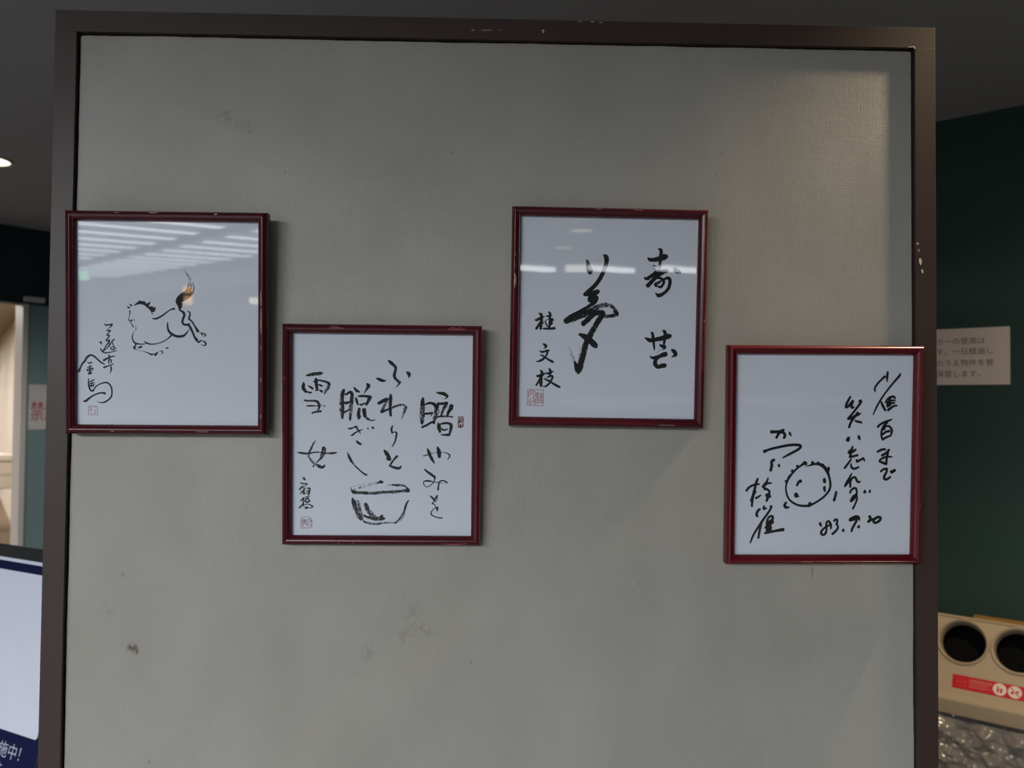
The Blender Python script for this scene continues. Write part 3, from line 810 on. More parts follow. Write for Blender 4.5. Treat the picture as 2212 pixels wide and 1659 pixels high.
 (3,'pen_signature'): '''-873,-325,26 -891,-373,30 -908,-445,29 -925,-522,33 -939,-594,30 -946,-690,24
-1021,-481,29 -986,-439,26 -932,-409,26 -852,-394,20
-907,-492,36 -936,-558,30 -962,-618,21
-894,-582,26 -864,-567,26 -828,-543,15
-735,-316,18 -747,-355,24 -777,-397,30 -803,-430,26
-800,-433,30 -747,-388,26 -693,-382,21
-776,-456,36 -740,-468,26 -715,-492,26 -715,-534,26 -696,-570,18
-715,-534,36 -744,-546,48
-727,-546,42 -738,-588,33 -749,-621,26
-838,-731,26 -862,-749,29 -882,-797,29 -872,-824,29
-781,-689,20 -781,-722,36 -736,-716,7
-703,-698,18 -682,-689,24 -694,-725,26 -735,-791,26 -794,-875,27 -841,-947,26 -894,-1030,25 -929,-1096,24 -960,-1180,18
-811,-899,26 -828,-971,27 -842,-1048,26 -853,-1114,26
-734,-869,26 -710,-833,24 -675,-824,30 -662,-857,26 -698,-893,30 -739,-935,36
-734,-869,24 -727,-899,24
-739,-911,36 -673,-899,42 -661,-905,30 -721,-947,36
-756,-977,30 -709,-959,36 -684,-977,26 -702,-1007,36 -732,-1031,36
-734,-893,36 -731,-1037,42
-764,-1052,26 -701,-1037,30 -612,-1019,31 -522,-1004,39''',
 (3,'face_drawing'): '''-242,-109,43 -290,-143,24 -343,-182,22 -401,-240,24 -453,-308,29 -481,-376,22 -493,-444,19 -482,-521,22 -449,-594,22 -394,-643,24 -321,-677,25 -238,-687,27 -179,-682,29 -111,-653,24 -24,-599,24 48,-536,24 96,-463,26 105,-390,26 89,-302,26 63,-234,34 18,-167,39 -46,-128,34 -95,-125,26 -158,-138,21 -236,-162,4
-343,-155,34 -334,-162,29
-411,-216,34 -406,-225,29
-489,-359,39 -479,-356,24
-449,-293,34 -446,-303,32
-139,-106,37 -139,-118,34
-64,-111,34 -66,-128,34
0,-137,34 -7,-147,29
77,-171,24 75,-196,39 82,-215,21
-165,-653,39 -179,-687,34
-232,-118,43 -222,-138,19
-296,-351,34 -321,-366,29 -344,-410,27
-301,-356,34 -287,-366,21
-355,-531,44 -352,-546,53
-352,-553,44 -313,-560,10
25,-322,24 23,-336,37 28,-366,34
30,-429,21 25,-448,34 33,-492,19
-485,-640,24 -504,-667,29 -501,-696,34 -472,-709,29 -440,-701,10
185,-502,27 176,-550,30 157,-613,29''',
 (3,'pen_date'): '''-24,-911,18 -22,-929,34 -6,-965,11
121,-992,18 121,-942,27 102,-902,27 79,-893,27 59,-920,22 62,-965,25 63,-1010,22 50,-1055,27 19,-1077,25 -9,-1055,27 0,-1019,25 35,-983,24 76,-956,22 107,-942,22
163,-888,25 183,-870,27 205,-875,25 204,-911,25 197,-933,25 216,-956,22 212,-992,25 181,-1032,27 143,-1064,27
291,-1001,22 289,-1019,34
504,-879,18 494,-843,34 462,-830,34 408,-852,36 377,-875,36 422,-866,36 472,-861,31
468,-884,27 437,-942,27 411,-992,27 402,-1028,24
503,-951,18 496,-969,36
643,-830,36 653,-861,29 624,-902,30 662,-875,27 707,-861,31 748,-839,31 784,-839,31 789,-866,31 762,-897,31 717,-915,27 696,-893,29 716,-861,22''',
}

# ------------------------------------------------------------------ ink strokes as flat ribbons
def catmull(P, step):
    if len(P) < 3: 
        out = []
        a, b_ = P[0], P[-1]; L = math.hypot(a[0] - b_[0], a[1] - b_[1]); n = max(2, int(L / step))
        return [tuple(a[k] + (b_[k] - a[k]) * i / n for k in range(3)) for i in range(n + 1)]
    Q = [P[0]] + list(P) + [P[-1]]; out = []
    for i in range(1, len(Q) - 2):
        p0, p1, p2, p3 = Q[i - 1:i + 3]; L = math.hypot(p1[0] - p2[0], p1[1] - p2[1]); n = max(2, int(L / step))
        for j in range(n):
            t = j / n
            out.append(tuple(0.5 * (2 * p1[k] + (p2[k] - p0[k]) * t + (2 * p0[k] - 5 * p1[k] + 4 * p2[k] - p3[k]) * t * t + (3 * p1[k] - p0[k] - 3 * p2[k] + p3[k]) * t ** 3) for k in range(3)))
    out.append(tuple(P[-1])); return out
def strokes(name, src, mat, parent, lift, brush=True, matw=None, matg=None, zf=None):
    V, F, UV, DR, MI = [], [], [], [], []
    rnd = random.Random(len(src)); seed = 0.0
    for li, line in enumerate(src.strip().split('\n')):
        seed += 1.0; tk = line.split(); dry = 0.0; mi = 0
        if tk[0][0] in 'DGWP':
            fl = tk[0]; tk = tk[1:]
            if fl[0] in 'DG': dry = float(fl[1:])
            if fl[0] == 'W': mi = 1
            if fl[0] == 'G': mi = 2
            if fl[0] == 'P':
                pts = [tuple(int(k) * 1e-4 for k in q.split(',')) for q in tk]; n = len(V)
                V += [(x, y, lift + li * 3e-6) for x, y in pts]; F.append(tuple(range(n, n + len(pts))))
                UV.append([(0, 0)] * len(pts)); DR.append((0, seed)); MI.append(0); continue
        P = [tuple(int(k) * 1e-4 for k in q.split(',')) for q in tk]
        z = lift + li * 3e-6 + (2e-4 if mi == 1 else 0)
        C_ = catmull(P, 0.0007); L = 0.0; n0 = len(V); m = len(C_)
        # pen pressure wobble and slightly ragged brush edges
        rows = []
        for i, (x, y, w) in enumerate(C_):
            a, b_ = C_[max(0, i - 1)], C_[min(m - 1, i + 1)]
            dx, dy = b_[0] - a[0], b_[1] - a[1]; l = math.hypot(dx, dy) or 1e-9; dx /= l; dy /= l
            if i: L += math.hypot(x - C_[i - 1][0], y - C_[i - 1][1])
            w = max(w, 0.0001) * .60; j = (rnd.uniform(-.07, .07), rnd.uniform(-.07, .07)) if brush else (0, 0)
            rows.append((x, y, dx, dy, w * (1 + j[0]), w * (1 + j[1]), L, w))
        cap0 = []; cap1 = []
        for k in (3, 2, 1):
            a_ = k * math.pi / 8
            x, y, dx, dy, wa, wb, l_, w = rows[0]
            cap0.append((x - dx * w * math.sin(a_) * .9, y - dy * w * math.sin(a_) * .9, dx, dy, w * math.cos(a_), w * math.cos(a_), -w * math.sin(a_), w))
            x, y, dx, dy, wa, wb, l_, w = rows[-1]
            cap1.insert(0, (x + dx * w * math.sin(a_) * .9, y + dy * w * math.sin(a_) * .9, dx, dy, w * math.cos(a_), w * math.cos(a_), l_ + w * math.sin(a_), w))
        rows = cap0 + rows + cap1
        for (x, y, dx, dy, wa, wb, l_, w) in rows:
            V.append((x - dy * wa, y + dx * wa, z)); V.append((x + dy * wb, y - dx * wb, z))
        for i in range(len(rows) - 1):
            a = n0 + 2 * i; F.append((a, a + 1, a + 3, a + 2))
            UV.append([(rows[i][6], -1), (rows[i][6], 1), (rows[i + 1][6], 1), (rows[i + 1][6], -1)]); DR.append((dry, seed)); MI.append(mi)
    if zf: V = [(x, zf(x, y), y) if False else (x, y, z) for x, y, z in V]
    o = obj(name, V, F, mat, parent)
    me = o.data; me.materials.append(matw or mat); me.materials.append(matg or mat)
    u1 = me.uv_layers.new(name='stroke'); u2 = me.uv_layers.new(name='dry'); k = 0
    for p, uv, dr, mi in zip(me.polygons, UV, DR, MI):
        p.material_index = mi
        for j, li in enumerate(p.loop_indices):
            u1.data[li].uv = uv[j]; u2.data[li].uv = dr
    return o

# ------------------------------------------------------------------ display partition
XL, XR, ZT = -0.5899, 0.6037, 2.0228
FW = 0.0285
part = empty('display_partition', ((XL + XR) / 2, 0.02, 0)); PX = (XL + XR) / 2
tag(part, 'tall freestanding display partition, grey ribbed wallpaper in a brown metal frame', 'partition')
def pbox(name, x0, x1, y0, y1, z0, z1, mat, b=0.0004):
    o = box(name, x0 - PX, x1 - PX, y0 - .02, y1 - .02, z0, z1, mat, part, b); return o
pbox('post', XL, XL + FW, 0, .045, 0.02, ZT - FW, M['brown'])
pbox('post', XR - FW, XR, 0, .045, 0.02, ZT - FW, M['brown'])
pbox('top_rail', XL, XR, 0, .045, ZT - FW, ZT, M['brown'])
pbox('bottom_rail', XL + FW, XR - FW, 0, .045, 0.10, 0.15, M['brown'])
for x in (XL + FW / 2, XR - FW / 2):
    v, f = boxvf(x - .02 - PX, x + .02 - PX, -.27, .27, 0.0, 0.03, .004); obj('foot', v, f, M['brown'], part)
# thin inner lip of the frame
lip = M['brown']
# wallpapered board: soft wrapped edge, slightly uneven outline
def board_outline():
    x0, x1, z0, z1 = XL + FW + .0014, XR - FW - .0012, 0.152, ZT - FW - .0014; P = []; r = .0045; n = 150
    rr = random.Random(3)
    def seg(a, b_, k): return [(a[0] + (b_[0] - a[0]) * i / k, a[1] + (b_[1] - a[1]) * i / k) for i in range(k)]
    P += seg((x0, z0), (x1, z0), 10) + seg((x1, z0), (x1, z1 - r), n) + [(x1 - r * .05, z1 - r * .55), (x1 - r * .3, z1 - r * .15)]
    P += seg((x1 - r, z1), (x0 + r, z1), n) + [(x0 + r * .5, z1 - r * .1), (x0 + r * .1, z1 - r * .5)] + seg((x0, z1 - r), (x0, z0), n)
    out = []; a = 0.0
    for x, z in P:
        a = a * .8 + rr.uniform(-1, 1) * .00028
        out.append((x + (a if abs(x - x0) < .003 or abs(x - x1) < .003 else 0), z + (a if abs(z - z1) < .003 else 0)))
    return out
O = board_outline(); n = len(O); cx_, cz_ = (XL + XR) / 2, 1.1
def inset(d, y): return [((x + (d if x < cx_ - .5 else (-d if x > cx_ + .5 else 0))) - PX, y - .02, z - (d if z > 1.97 else 0)) for x, z in O]
Vb = inset(0, .030) + inset(0, .0085) + inset(.0004, .0068) + inset(.0014, .0060)
Fb = []
for k in range(3):
    for i in range(n):
        j = (i + 1) % n; Fb.append((k * n + i, k * n + j, (k + 1) * n + j, (k + 1) * n + i))
Fb.append(tuple(range(3 * n, 4 * n))); Fb.append(tuple(range(n - 1, -1, -1)))
ob = obj('wallpapered_board', Vb, Fb, M['wallpaper'], part)
ob['label'] = 'grey ribbed vinyl wallpaper surface with faint brown stains'
# the material's stains are placed from the room origin
for v in ob.data.vertices: v.co.x += PX
ob.location.x = -PX
CH = """5781,17250,16 5779,17238,30 5783,17228,8
5792,17160,14 5793,17145,20
5806,17040,8 5809,17015,30 5815,16985,34 5818,16955,14
5822,17035,10 5826,16990,22
5838,16890,10 5840,16868,26 5844,16845,20
616,20079,6 630,20080,22 641,20070,26 642,20052,20
-324,20062,16 -300,20066,8
-200,20066,6 -136,20067,8 -60,20068,5
40,20070,10 60,20071,5
1120,20215,12 1160,20217,10
1290,20210,14 1330,20210,8
1410,20204,14 1440,20206,10
5660,19950,5 5742,19958,14 5745,19930,10"""
CH = '\n'.join(' '.join(q for q in l.split()) for l in CH.split('\n'))
chs = strokes('paint_chips', '\n'.join('D.35 ' + l for l in CH.split('\n')), M['chip'], part, 0.0, True)
chs['kind'] = 'stuff'
for v in chs.data.vertices: v.co = Vector((v.co.x - PX, -.02 - .0003 - v.co.z, v.co.y))

# ------------------------------------------------------------------ picture frames
FWD, FHT, T = .2605, .2905, .018
PROF = [(0, 0), (0, .0128), (.0004, .0142), (.0012, .0156), (.0022, .0168), (.0034, .0176), (.0044, .0180), (.0049, .0174), (.0053, .0172), (.0060, .0171), (.0072, .0167), (.0084, .0159), (.0094, .0150), (.0099, .0146), (.0103, .0147), (.0112, .0136), (.0120, .0118), (.0120, .0090), (.0080, .0090), (.0080, 0)]
def rail(side, mat, parent):
    hw, hh = FWD / 2, FHT / 2; V = []; m = len(PROF)
    cs = {'t': ((-hw, hh), (hw, hh), (1, -1), (-1, -1)), 'b': ((hw, -hh), (-hw, -hh), (-1, 1), (1, 1)),
          'l': ((-hw, -hh), (-hw, hh), (1, 1), (1, -1)), 'r': ((hw, hh), (hw, -hh), (-1, -1), (-1, 1))}[side]
    (ax, ay), (bx, by), (sax, say), (sbx, sby) = cs
    for (x, y, sx, sy) in ((ax, ay, sax, say), (bx, by, sbx, sby)):
        V += [(x + sx * w, y + sy * w, -T + h) for w, h in PROF]
    F = [(i, (i + 1) % m, (i + 1) % m + m, i + m) for i in range(m)] + [tuple(range(m - 1, -1, -1)), tuple(range(m, 2 * m))]
    r_ = obj('frame_rail', V, F, mat, parent, True)
    try: r_.data.set_sharp_from_angle(angle=math.radians(32))
    except Exception: pass
    return r_
FR = [((-0.42661, -0.02453, 1.60169), (1.0, 0.0, 0.00133), (-0.00133, -0.04497, 0.99899), 'lacquer',
       'dark red frame with an ink drawing of a galloping horse', 'at the far left'),
      ((-0.14519, -0.02, 1.45741), (1.0, 0.0, -0.00057), (0.00057, -0.05507, 0.99848), 'lacquer',
       'dark red frame with four columns of brush writing above an ink drawing of a bowl', ''),
      ((0.15284, -0.02, 1.61563), (0.99998, 0.0, -0.00648), (0.00647, -0.05506, 0.99846), 'lacquer',
       'dark red frame with three large bold brush characters and a small red square seal', ''),
      ((0.44079, -0.02599, 1.43608), (0.99998, 0.0, 0.00548), (-0.00547, -0.05504, 0.99847), 'lacquer2',
       'crimson frame with felt pen writing, a date and a round smiling face', '')]
CHIPS = {
 0: """1236,420,7 1238,300,10 1237,240,8
1239,200,6 1240,60,9 1238,-40,10 1241,-120,6
1238,-300,4 1238,-340,4
1239,-700,4 1240,-760,5
1241,-1180,5 1240,-1230,7
-200,1424,10 -130,1425,8 -90,1426,5
640,1414,16 660,1416,20
-640,1420,6 -600,1421,5
400,-1412,4 500,-1414,5 560,-1413,5
-700,-1412,5 -660,-1412,5""",
 1: """-680,1400,14 -560,1402,20 -500,1400,10
-660,1425,8 -580,1425,12
860,1402,12 980,1403,18 1080,1402,14
1000,1425,6 1040,1425,6
900,1424,8 940,1424,12
-560,-1410,10 -540,-1425,10
-380,-1412,8 -350,-1412,10
800,-1420,6 900,-1425,12 1050,-1424,14 1130,-1412,6
-1262,760,10 -1260,720,9""",
 2: """-1255,560,12 -1253,500,14 -1256,440,14 -1252,380,9
-1240,520,5 -1238,420,6
-1252,800,6 -1251,820,6
-1255,700,3 -1253,640,4
1270,-20,14 1268,-26,10
-200,1424,5 -120,1424,4
300,1424,4 420,1425,5
700,-1412,4 900,-1412,5""",
 3: """-100,1425,4 -40,1424,6
200,1424,4 240,1424,4
-300,-1412,6 -220,-1414,8 -160,-1412,5
1268,-640,6 1266,-700,6
1270,-560,4 1269,-600,4""" }
PART_MAT = {'horse_drawing': 'ink', 'brush_signature': 'ink', 'brush_writing': 'ink', 'bowl_drawing': 'ink', 'red_seal': 'seal', 'round_seal': 'seal2',
            'carved_seal': 'seal3', 'pen_writing': 'pen', 'pen_signature': 'pen', 'face_drawing': 'pen', 'pen_date': 'pen'}
PART_LABEL = {'horse_drawing': 'black ink drawing of a galloping horse', 'bowl_drawing': 'black ink drawing of a bowl', 'red_seal': 'pale red square seal stamp',
              'round_seal': 'thin red rounded seal stamp', 'carved_seal': 'small solid dark red seal stamp', 'face_drawing': 'pen drawing of a round face',
              'brush_signature': 'small brush signature', 'brush_writing': 'black brush characters', 'pen_writing': 'black felt pen characters',
              'pen_signature': 'felt pen signature', 'pen_date': 'handwritten date 83.9.20'}
for i, (c, ux, uy, lm, lab, where) in enumerate(FR):
    ux, uy = Vector(ux).normalized(), Vector(uy).normalized(); nn = ux.cross(uy)
    e = empty('picture_frame', c, rotm(ux, uy, nn))
    tag(e, (lab + ' ' + where).strip(), 'picture frame', 'framed calligraphy boards hung on the partition')
    for s in 'tblr': rail(s, M[lm], e)
    hw, hh = FWD / 2 - .0085, FHT / 2 - .0085
    box('glass_pane', -hw, hw, -hh, hh, -.0104, -.0091, M['glass'], e)
    bd = box('calligraphy_board', -hw, hw, -hh, hh, -.0128, -.0106, M['paper'], e)
    box('backing_board', -hw, hw, -hh, hh, -.0165, -.0130, M['hallw'], e)
    for (k, nm), src in INK.items():
        if k != i: continue
        o = strokes(nm, src, M[PART_MAT[nm]], bd, -.01054, not nm.startswith(('pen', 'face')), M['sealw'], M['ghost'])
        # white reserve lines of the carved seal lie just over its red field, all inside the gap under the glass
        for v in o.data.vertices: v.co.z = -.01058 + min(1.2e-4, (v.co.z + .01054) * .4)
        o['label'] = PART_LABEL[nm]
    cs_ = strokes('paint_chips', '\n'.join('D.5 ' + l for l in CHIPS[i].split('\n')), M['chip'] if i in (0, 2) else M['chipr'], e, 0.0003, True)
    cs_['kind'] = 'stuff'

# ------------------------------------------------------------------ notice on the right wall
nt_ = empty('wall_notice', rm(.20, ST, 1.676)); tag(nt_, 'cream notice card with four lines of Japanese on the dark green right wall', 'notice')
def lp(s, t, z): return rm(s - .20, t - ST, z - 1.676)
def lbox(name, s0, s1, t0, t1, z0, z1, mat, parent, org):
    v = [rm(s, t, z) - org for s in (s0, s1) for t in (t0, t1) for z in (z0, z1)]
    f = [(0, 1, 3, 2), (4, 6, 7, 5), (0, 4, 5, 1), (2, 3, 7, 6), (0, 2, 6, 4), (1, 5, 7, 3)]
    return obj(name, v, f, mat, parent)
lbox('card', -.03, .333, ST, ST + .003, 1.580, 1.772, M['sign'], nt_, rm(.20, ST, 1.676))
rows_ = [(0.114, 1.7195, 'カーの使用は'), (0.114, 1.6845, 'す。一日経過し'), (0.114, 1.6455, 'のうえ物件を管'), (0.114, 1.6085, '保管します。')]
for s, z, t_ in rows_:
    text('lettering', t_, .0248, M['print_'], nt_, lp(s, ST + .003, z), BX, ZX, lift=.0003)
# poster on the teal panel: seen obliquely past the partition
po = empty('no_smoking_poster', rm(SR, -1.10, 1.46)); tag(po, 'white poster with large red characters on the glossy teal wall, left of the partition', 'poster')
porg = rm(SR, -1.10, 1.46)
lbox('sheet', SR, SR + .003, -1.30, -1.058, 1.327, 1.592, M['postw'], po, porg)
text('lettering', '禁煙', .125, M['redp'], po, rm(SR + .003, -1.066, 1.390) - porg, -AX, ZX, lift=.0004, sx=.62)
# ------------------------------------------------------------------ notice board on a stand (left foreground)
hx_ = Vector((0.87630668, -0.48175367, 0)); ub_ = Vector((0.12468703, 0.22680486, 0.96592583)); nb_ = hx_.cross(ub_)
st_o = Vector((-1.07005, 0.86833, 1.14379))
sd = empty('poster_stand', st_o, rotm(hx_, ub_, nb_))
tag(sd, 'tilted poster stand with navy bands and a blank pale centre, at the lower left', 'poster stand')
x0, x1, y1 = -.36, .186, 0.0
box('backing_board', x0, x1, -.66, y1, -.018, -.004, M['blackf'], sd, .002)
fr_ = [(x0, x1, -.030, 0), (x0, x1, -.66, -.630), (x0, x0 + .004, -.63, -.03), (x1 - .004, x1, -.63, -.03)]
for a, b_, c_, d_ in fr_: box('frame_strip', a, b_, c_, d_, -.004, .006, M['blackf'], sd, .0015)
box('white_edge', x0 + .004, x1 - .004, -.630, -.030, -.004, .0002, M['board'], sd)
box('printed_sheet', x0 + .010, x1 - .008, -.620, -.038, .0002, .0008, M['navy'], sd)
def rrect(xa, xb, ya, yb, r, n=6):
    P = []
    for cx, cy, a0 in ((xb - r, yb - r, 0), (xa + r, yb - r, 90), (xa + r, ya + r, 180), (xb - r, ya + r, 270)):
        P += [(cx + r * math.cos(math.radians(a0 + 90 * k / n)), cy + r * math.sin(math.radians(a0 + 90 * k / n))) for k in range(n + 1)]
    return P
pl = [Vector((x, y, 0)) for x, y in rrect(x0 + .030, .1585, -.395, -.0585, .008)]
v, f = prism(pl, Vector((0, 0, .0008)), Vector((0, 0, .0013))); obj('blank_area', v, f, M['board'], sd)
text('lettering', '施中！', .0345, M['lilac'], sd, (.0370, -.4445, .0009), (1, 0, 0), (0, 1, 0), lift=.0004)
text('lettering', 'す', .020, M['lilac'], sd, (.0470, -.4760, .0009), (1, 0, 0), (0, 1, 0), lift=.0004)
# its pole and base
po2 = Vector((-1.07005, 0.86833, 0)) + hx_ * (-.09) - Vector((nb_.x, nb_.y, 0)).normalized() * .10
inv = sd.matrix_world.inverted() if False else (Matrix.Translation(st_o) @ rotm(hx_, ub_, nb_).to_4x4()).inverted()
v, f = cyl((po2.x, po2.y), .014, .02, .88, 16); obj('pole', [inv @ Vector(w) for w in v], f, M['metal'], sd)
v, f = cyl((po2.x, po2.y), .19, 0, .02, 40, .18); obj('base', [inv @ Vector(w) for w in v], f, M['blackf'], sd)
v, f = boxvf(po2.x - .02, po2.x + .02, po2.y - .02, po2.y + .07, .82, .88); obj('bracket', [inv @ Vector(w) for w in v], f, M['metal'], sd)

# ------------------------------------------------------------------ recycling bin
sl = math.radians(62); P0 = Vector((1.48332665, 1.41648916, 0.7692276)) - (ZX * math.sin(sl) - AX * math.cos(sl)) * .002
bo = P0.copy(); bo.z = 0
rb = empty('recycling_bin', bo, rotm(BX, -AX, ZX))   # local x along the wall, local y towards the wall
tag(rb, 'beige recycling bin with round black openings and clear bag, on the right below the notice', 'bin')
Z0 = P0.z
# lid cross-section (y towards wall, z), rounded top, sloped face, lip and fascia
S46, C46 = math.sin(sl), math.cos(sl)
def fp(u): return (u * C46, Z0 + u * S46)       # point on the sloped face, u = distance up the slope
ft = fp(.0735)
prof = [(.17, Z0 - .02), (.16, Z0 + .010), (.125, Z0 + .035), (ft[0] + .05, ft[1] - .010), (ft[0] + .028, ft[1] + .001), (ft[0] + .012, ft[1] + .0045), (ft[0] + .004, ft[1] + .003), ft]
UB = -.156
q0 = fp(UB)
lowp = [q0, (q0[0] - .003, q0[1] - .008), (q0[0] - .009, q0[1] - .013), (q0[0] - .016, q0[1] - .016), (q0[0] - .019, q0[1] - .020), (q0[0] - .018, q0[1] - .026)]
fas = [(lowp[-1][0] + .002, lowp[-1][1] - .038), (lowp[-1][0] + .010, lowp[-1][1] - .041)]
LX0, LX1 = -.24, .72
HX = [0.0, .1477, .2954, .4431]; HR = .0635
def holeface():
    """sloped face with four round holes: grid ring pieces"""
    V, F = [], []
    xs = [LX0, -.0738] + [h + .07385 for h in HX] + [LX1]
    def add(p): V.append(p); return len(V) - 1
    ua, ub2 = UB, .0735
    for k in range(len(xs) - 1):
        a, b_ = xs[k], xs[k + 1]
        if 1 <= k <= 4:
            c = HX[k - 1]; n = 48; inner, outer = [], []
            for i in range(n):
                t = 2 * math.pi * i / n + math.pi / 4; ct, st_ = math.cos(t), math.sin(t)
                q = 1 / max(abs(ct), abs(st_)); ox = c + ct * q * .07385; oy = st_ * q * .0715
                inner.append(add((c + HR * 1.06 * ct, *fp(HR * 1.06 * st_)))); outer.append(add((ox, *fp(oy))))
            for i in range(n): F.append((inner[i], inner[(i + 1) % n], outer[(i + 1) % n], outer[i]))
            q = [add((a, *fp(ua))), add((b_, *fp(ua))), add((b_, *fp(-.0715))), add((a, *fp(-.0715)))]; F.append(tuple(q))
        else:
            q = [add((a, *fp(ua))), add((b_, *fp(ua))), add((b_, *fp(ub2))), add((a, *fp(ub2)))]; F.append(tuple(q))
    return V, F
def strip(profile, closed=False, x0=LX0, x1=LX1):
    n = len(profile); V = [(x0, y, z) for y, z in profile] + [(x1, y, z) for y, z in profile]
    return V, [(i, i + 1, i + 1 + n, i + n) for i in range(n - 1)]
v, f = join([holeface(), strip(prof), strip(lowp)])
# end caps
full = prof + lowp
for x in (LX0, LX1):
    n_ = len(v); v += [(x, y, z) for y, z in full] + [(x, .17, lowp[-1][1])]; f.append(tuple(range(n_, len(v))))
lid = obj('lid', v, f, M['beige'], rb)
bm = bmesh.new(); bm.from_mesh(lid.data); bmesh.ops.remove_doubles(bm, verts=bm.verts, dist=1e-5); bmesh.ops.recalc_face_normals(bm, faces=bm.faces); bm.to_mesh(lid.data); bm.free()
for p in lid.data.polygons: p.use_smooth = len(p.vertices) < 6
try: lid.data.set_sharp_from_angle(angle=math.radians(50))
except Exception: pass
v, f = strip([lowp[-1], fas[0], fas[1], (.17, fas[1][1])]); obj('lid_fascia', v, f, M['beiged'], rb)
for c in HX:
    # raised rim with an inward funnel; profile in (radius, height above face)
    pr_ = [(HR * 1.14, 0.0), (HR * 1.135, .004), (HR * 1.12, .0065), (HR * 1.07, .0065), (HR * 1.02, .004), (HR * .98, -.002), (HR * .955, -.012), (HR * .945, -.030)]
    V, F = [], []; n = 64
    for r, h in pr_:
        for i in range(n):
            t = 2 * math.pi * i / n; u = r * math.sin(t); y, z = fp(u); V.append((c + r * math.cos(t), y - S46 * h, z + C46 * h))
    for k in range(len(pr_) - 1):
        for i in range(n): F.append((k * n + i, k * n + (i + 1) % n, (k + 1) * n + (i + 1) % n, (k + 1) * n + i))
    rim = obj('opening_rim', V, F, M['beiged'], rb, True)
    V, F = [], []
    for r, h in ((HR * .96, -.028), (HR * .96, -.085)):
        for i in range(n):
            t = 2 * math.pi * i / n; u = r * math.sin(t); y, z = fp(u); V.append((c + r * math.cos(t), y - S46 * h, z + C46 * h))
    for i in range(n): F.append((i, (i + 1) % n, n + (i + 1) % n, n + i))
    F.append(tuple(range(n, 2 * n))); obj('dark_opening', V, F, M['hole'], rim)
# red sticker with pictograms
fu = Vector((0, C46, S46)); fn = Vector((0, -S46, C46)); f0 = Vector((0, 0, Z0))
def onf(x, u, h=0.0): return f0 + Vector((x, 0, 0)) + fu * u + fn * h
pl = [onf(x, u) for x, u in rrect(-.0200, .215, -.1440, -.1030, .004)]
v, f = prism(pl, fn * .0002, fn * .0009); stk = obj('red_sticker', v, f, M['redst'], rb); stk['label'] = 'red recycling sticker with white pictograms'
def disc(name, cx, cu, r, h0, h1, mat, parent, n=32):
    v, f = prism([onf(cx + r * math.cos(2 * math.pi * i / n), cu + r * math.sin(2 * math.pi * i / n)) for i in range(n)], fn * h0, fn * h1)
    return obj(name, v, f, mat, parent)
def flat(name, pts, mat, parent, h0=.0011, h1=.0013):
    v, f = prism([onf(x, u) for x, u in pts], fn * h0, fn * h1); return obj(name, v, f, mat, parent)
CU = -.1230
disc('round_pictogram', .1060, CU, .0178, .0009, .0011, M['whst'], stk); disc('round_pictogram', .1450, CU, .0178, .0009, .0011, M['whst'], stk)
flat('bottle_symbol', [(0.0990, CU - .0095), (0.1040, CU - .0095), (0.1040, CU + .002), (0.1027, CU + .006), (0.1027, CU + .0095), (0.1003, CU + .0095), (0.1003, CU + .006), (0.0990, CU + .002)], M['redst'], stk)
flat('can_symbol', [(0.1070, CU - .0095), (0.1130, CU - .0095), (0.1130, CU + .003), (0.1070, CU + .003)], M['redst'], stk)
flat('litter_symbol', [(.1345, CU - .006), (.1395, CU - .0075), (.1430, CU - .003), (.1400, CU + .001), (.1350, CU + .0005)], M['redst'], stk)
flat('cup_symbol', [(.1490, CU - .002), (.1545, CU - .001), (.1550, CU + .006), (.1480, CU + .005)], M['redst'], stk)
flat('prohibition_bar', [(.1325, CU + .0105), (.1345, CU + .0125), (.1575, CU - .0105), (.1555, CU - .0125)], M['redst'], stk, .0013, .0015)
v, f = ring((0, 0), .0122, .0127, 0, .0002, 40)
obj('logo_circle', [onf(.0045 + a, CU + b_, .0010 + c) for a, b_, c in v], f, M['pinkst'], stk)
text('logo_lettering', 'Coca-Cola', .0072, M['pinkst'], stk, onf(.0046, CU - .0018), (1, 0, 0), fu, 'CENTER', .0012, .72, .35)
text('lettering', 'リサイクルボックス', .0082, M['whst'], stk, onf(.0250, CU + .0065), (1, 0, 0), fu, lift=.0012, sx=.82)
for k, (u, w) in enumerate(((.0035, .056), (-.0005, .050), (-.0065, .063), (-.0105, .044))):
    flat('fine_print_line', [(.0255, CU + u - .0012), (.0255 + w, CU + u - .0012), (.0255 + w, CU + u + .0004), (.0255, CU + u + .0004)], M['pinkst'], stk, .0010, .0012)
box('tape_strip', .02, .175, ft[0] + .030, ft[0] + .055, ft[1] - .006, ft[1] + .0065, M['yellow'], rb)
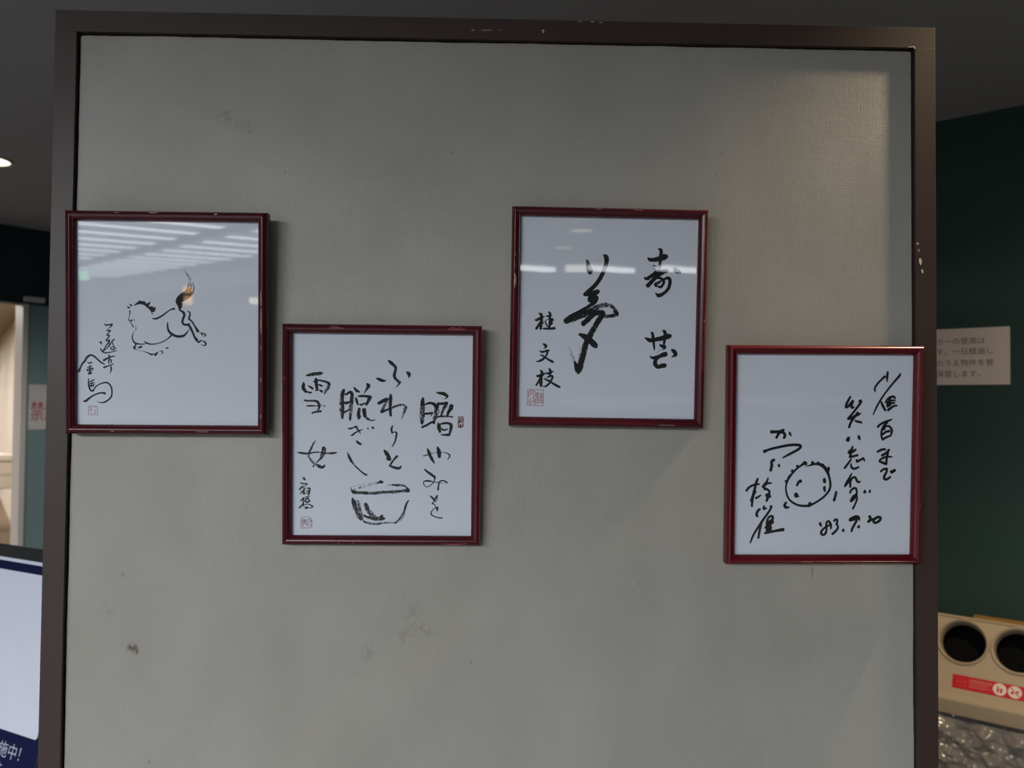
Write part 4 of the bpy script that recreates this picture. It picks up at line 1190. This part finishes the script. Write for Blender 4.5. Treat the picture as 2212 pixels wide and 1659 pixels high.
# legs, back panel, shelf and the clear bag
zb = fas[1][1]
for x in (LX0 + .01, LX1 - .03):
    for y in (-.13, .17): box('leg', x, x + .02, y, y + .02, 0, zb, M['beiged'], rb, .002)
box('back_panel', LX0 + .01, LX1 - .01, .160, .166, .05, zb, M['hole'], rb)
box('base_tray', LX0, LX1, -.15, .20, .03, .05, M['beiged'], rb, .002)
V, F = [], []; nu, nv = 150, 110
from mathutils import noise as mn
for j in range(nv + 1):
    for i in range(nu + 1):
        x = LX0 + .015 + (LX1 - LX0 - .03) * i / nu; z = zb + .004 - (zb - .07) * j / nv; g = min(1, j / 7)
        q = Vector((x * 15 + z * 9, z * 15 - x * 6, 1.7)); w = mn.ridged_multi_fractal(q, 1.0, 2.1, 4, 1.0, 2.0, noise_basis='PERLIN_NEW') if False else mn.turbulence_vector(q, 3, False, noise_basis='PERLIN_ORIGINAL').x
        y = -.128 - .020 * math.sin(math.pi * j / nv) - g * .035 * w - g * .012 * abs(mn.noise(q * 3.1)); V.append((x, y, z))
for j in range(nv):
    for i in range(nu):
        a = j * (nu + 1) + i; F.append((a, a + 1, a + nu + 2, a + nu + 1))
bag = obj('clear_bag', V, F, M['bag'], rb, True); bag['label'] = 'crumpled clear plastic bag'
for k, dy in enumerate((.03,)):
    V2 = [(x, y + .07 + .03 * mn.noise(Vector((x * 6, z * 6, 9))), z) for x, y, z in V]
    b2 = obj('clear_bag', V2, F, M['bag'], rb, True)

# ------------------------------------------------------------------ back room desk and hall tables
dk = empty('cream_desk', rm(-8.5, -2.05, 0), rotm(BX, -AX, ZX)); tag(dk, 'cream desk with drawers deep in the lit back room, beyond the doorway', 'desk')
box('desk_top', -.4, .4, -1.1, .27, .90, .955, M['cream'], dk, .005)
for x in (-.38, .32):
    for y in (-1.06, .03): box('leg', x, x + .06, y, y + .06, 0, .90, M['cream'], dk, .004)
dr = box('drawer_unit', -.30, .36, .11, .25, .62, .90, M['cream'], dk, .004)
for k in range(2): box('drawer', .362, .378, .115, .245, .63 + .135 * k, .755 + .135 * k, M['cream'], dr, .003)
bx_ = empty('storage_crate', rm(-9.7, -2.45, 0), rotm(BX, -AX, ZX)); tag(bx_, 'dark crate on the brown floor behind the cream desk in the back room', 'crate')
v, f = join([boxvf(-.2, .2, -.16, -.145, .02, .42), boxvf(-.2, .2, .145, .16, .02, .42), boxvf(-.2, -.185, -.145, .145, .02, .42), boxvf(.185, .2, -.145, .145, .02, .42), boxvf(-.2, .2, -.16, .16, 0, .02)])
obj('crate_body', v, f, M['blackf'], bx_); box('crate_rim', -.215, .215, -.175, .175, .42, .44, M['metal'], bx_, .003)
tbf = None
for k, (s, t) in enumerate(((5.9, 4.7), (7.6, 3.7))):
    if tbf is None:
        o = tbf = empty('hall_table', rm(s, t, 0), rotm(BX, -AX, ZX)); box('table_top', -.75, .75, -.35, .35, .71, .75, M['postw'], o, .004)
        for x in (-.7, .66):
            for y in (-.31, .27): box('leg', x, x + .04, y, y + .04, 0, .71, M['metal'], o, .003)
    else: o = copy_tree(tbf); o.location = rm(s, t, 0)
    tag(o, ('nearer' if k == 0 else 'farther') + ' white table of the hall, mirrored low in the picture glass', 'table', 'white tables in the hall')
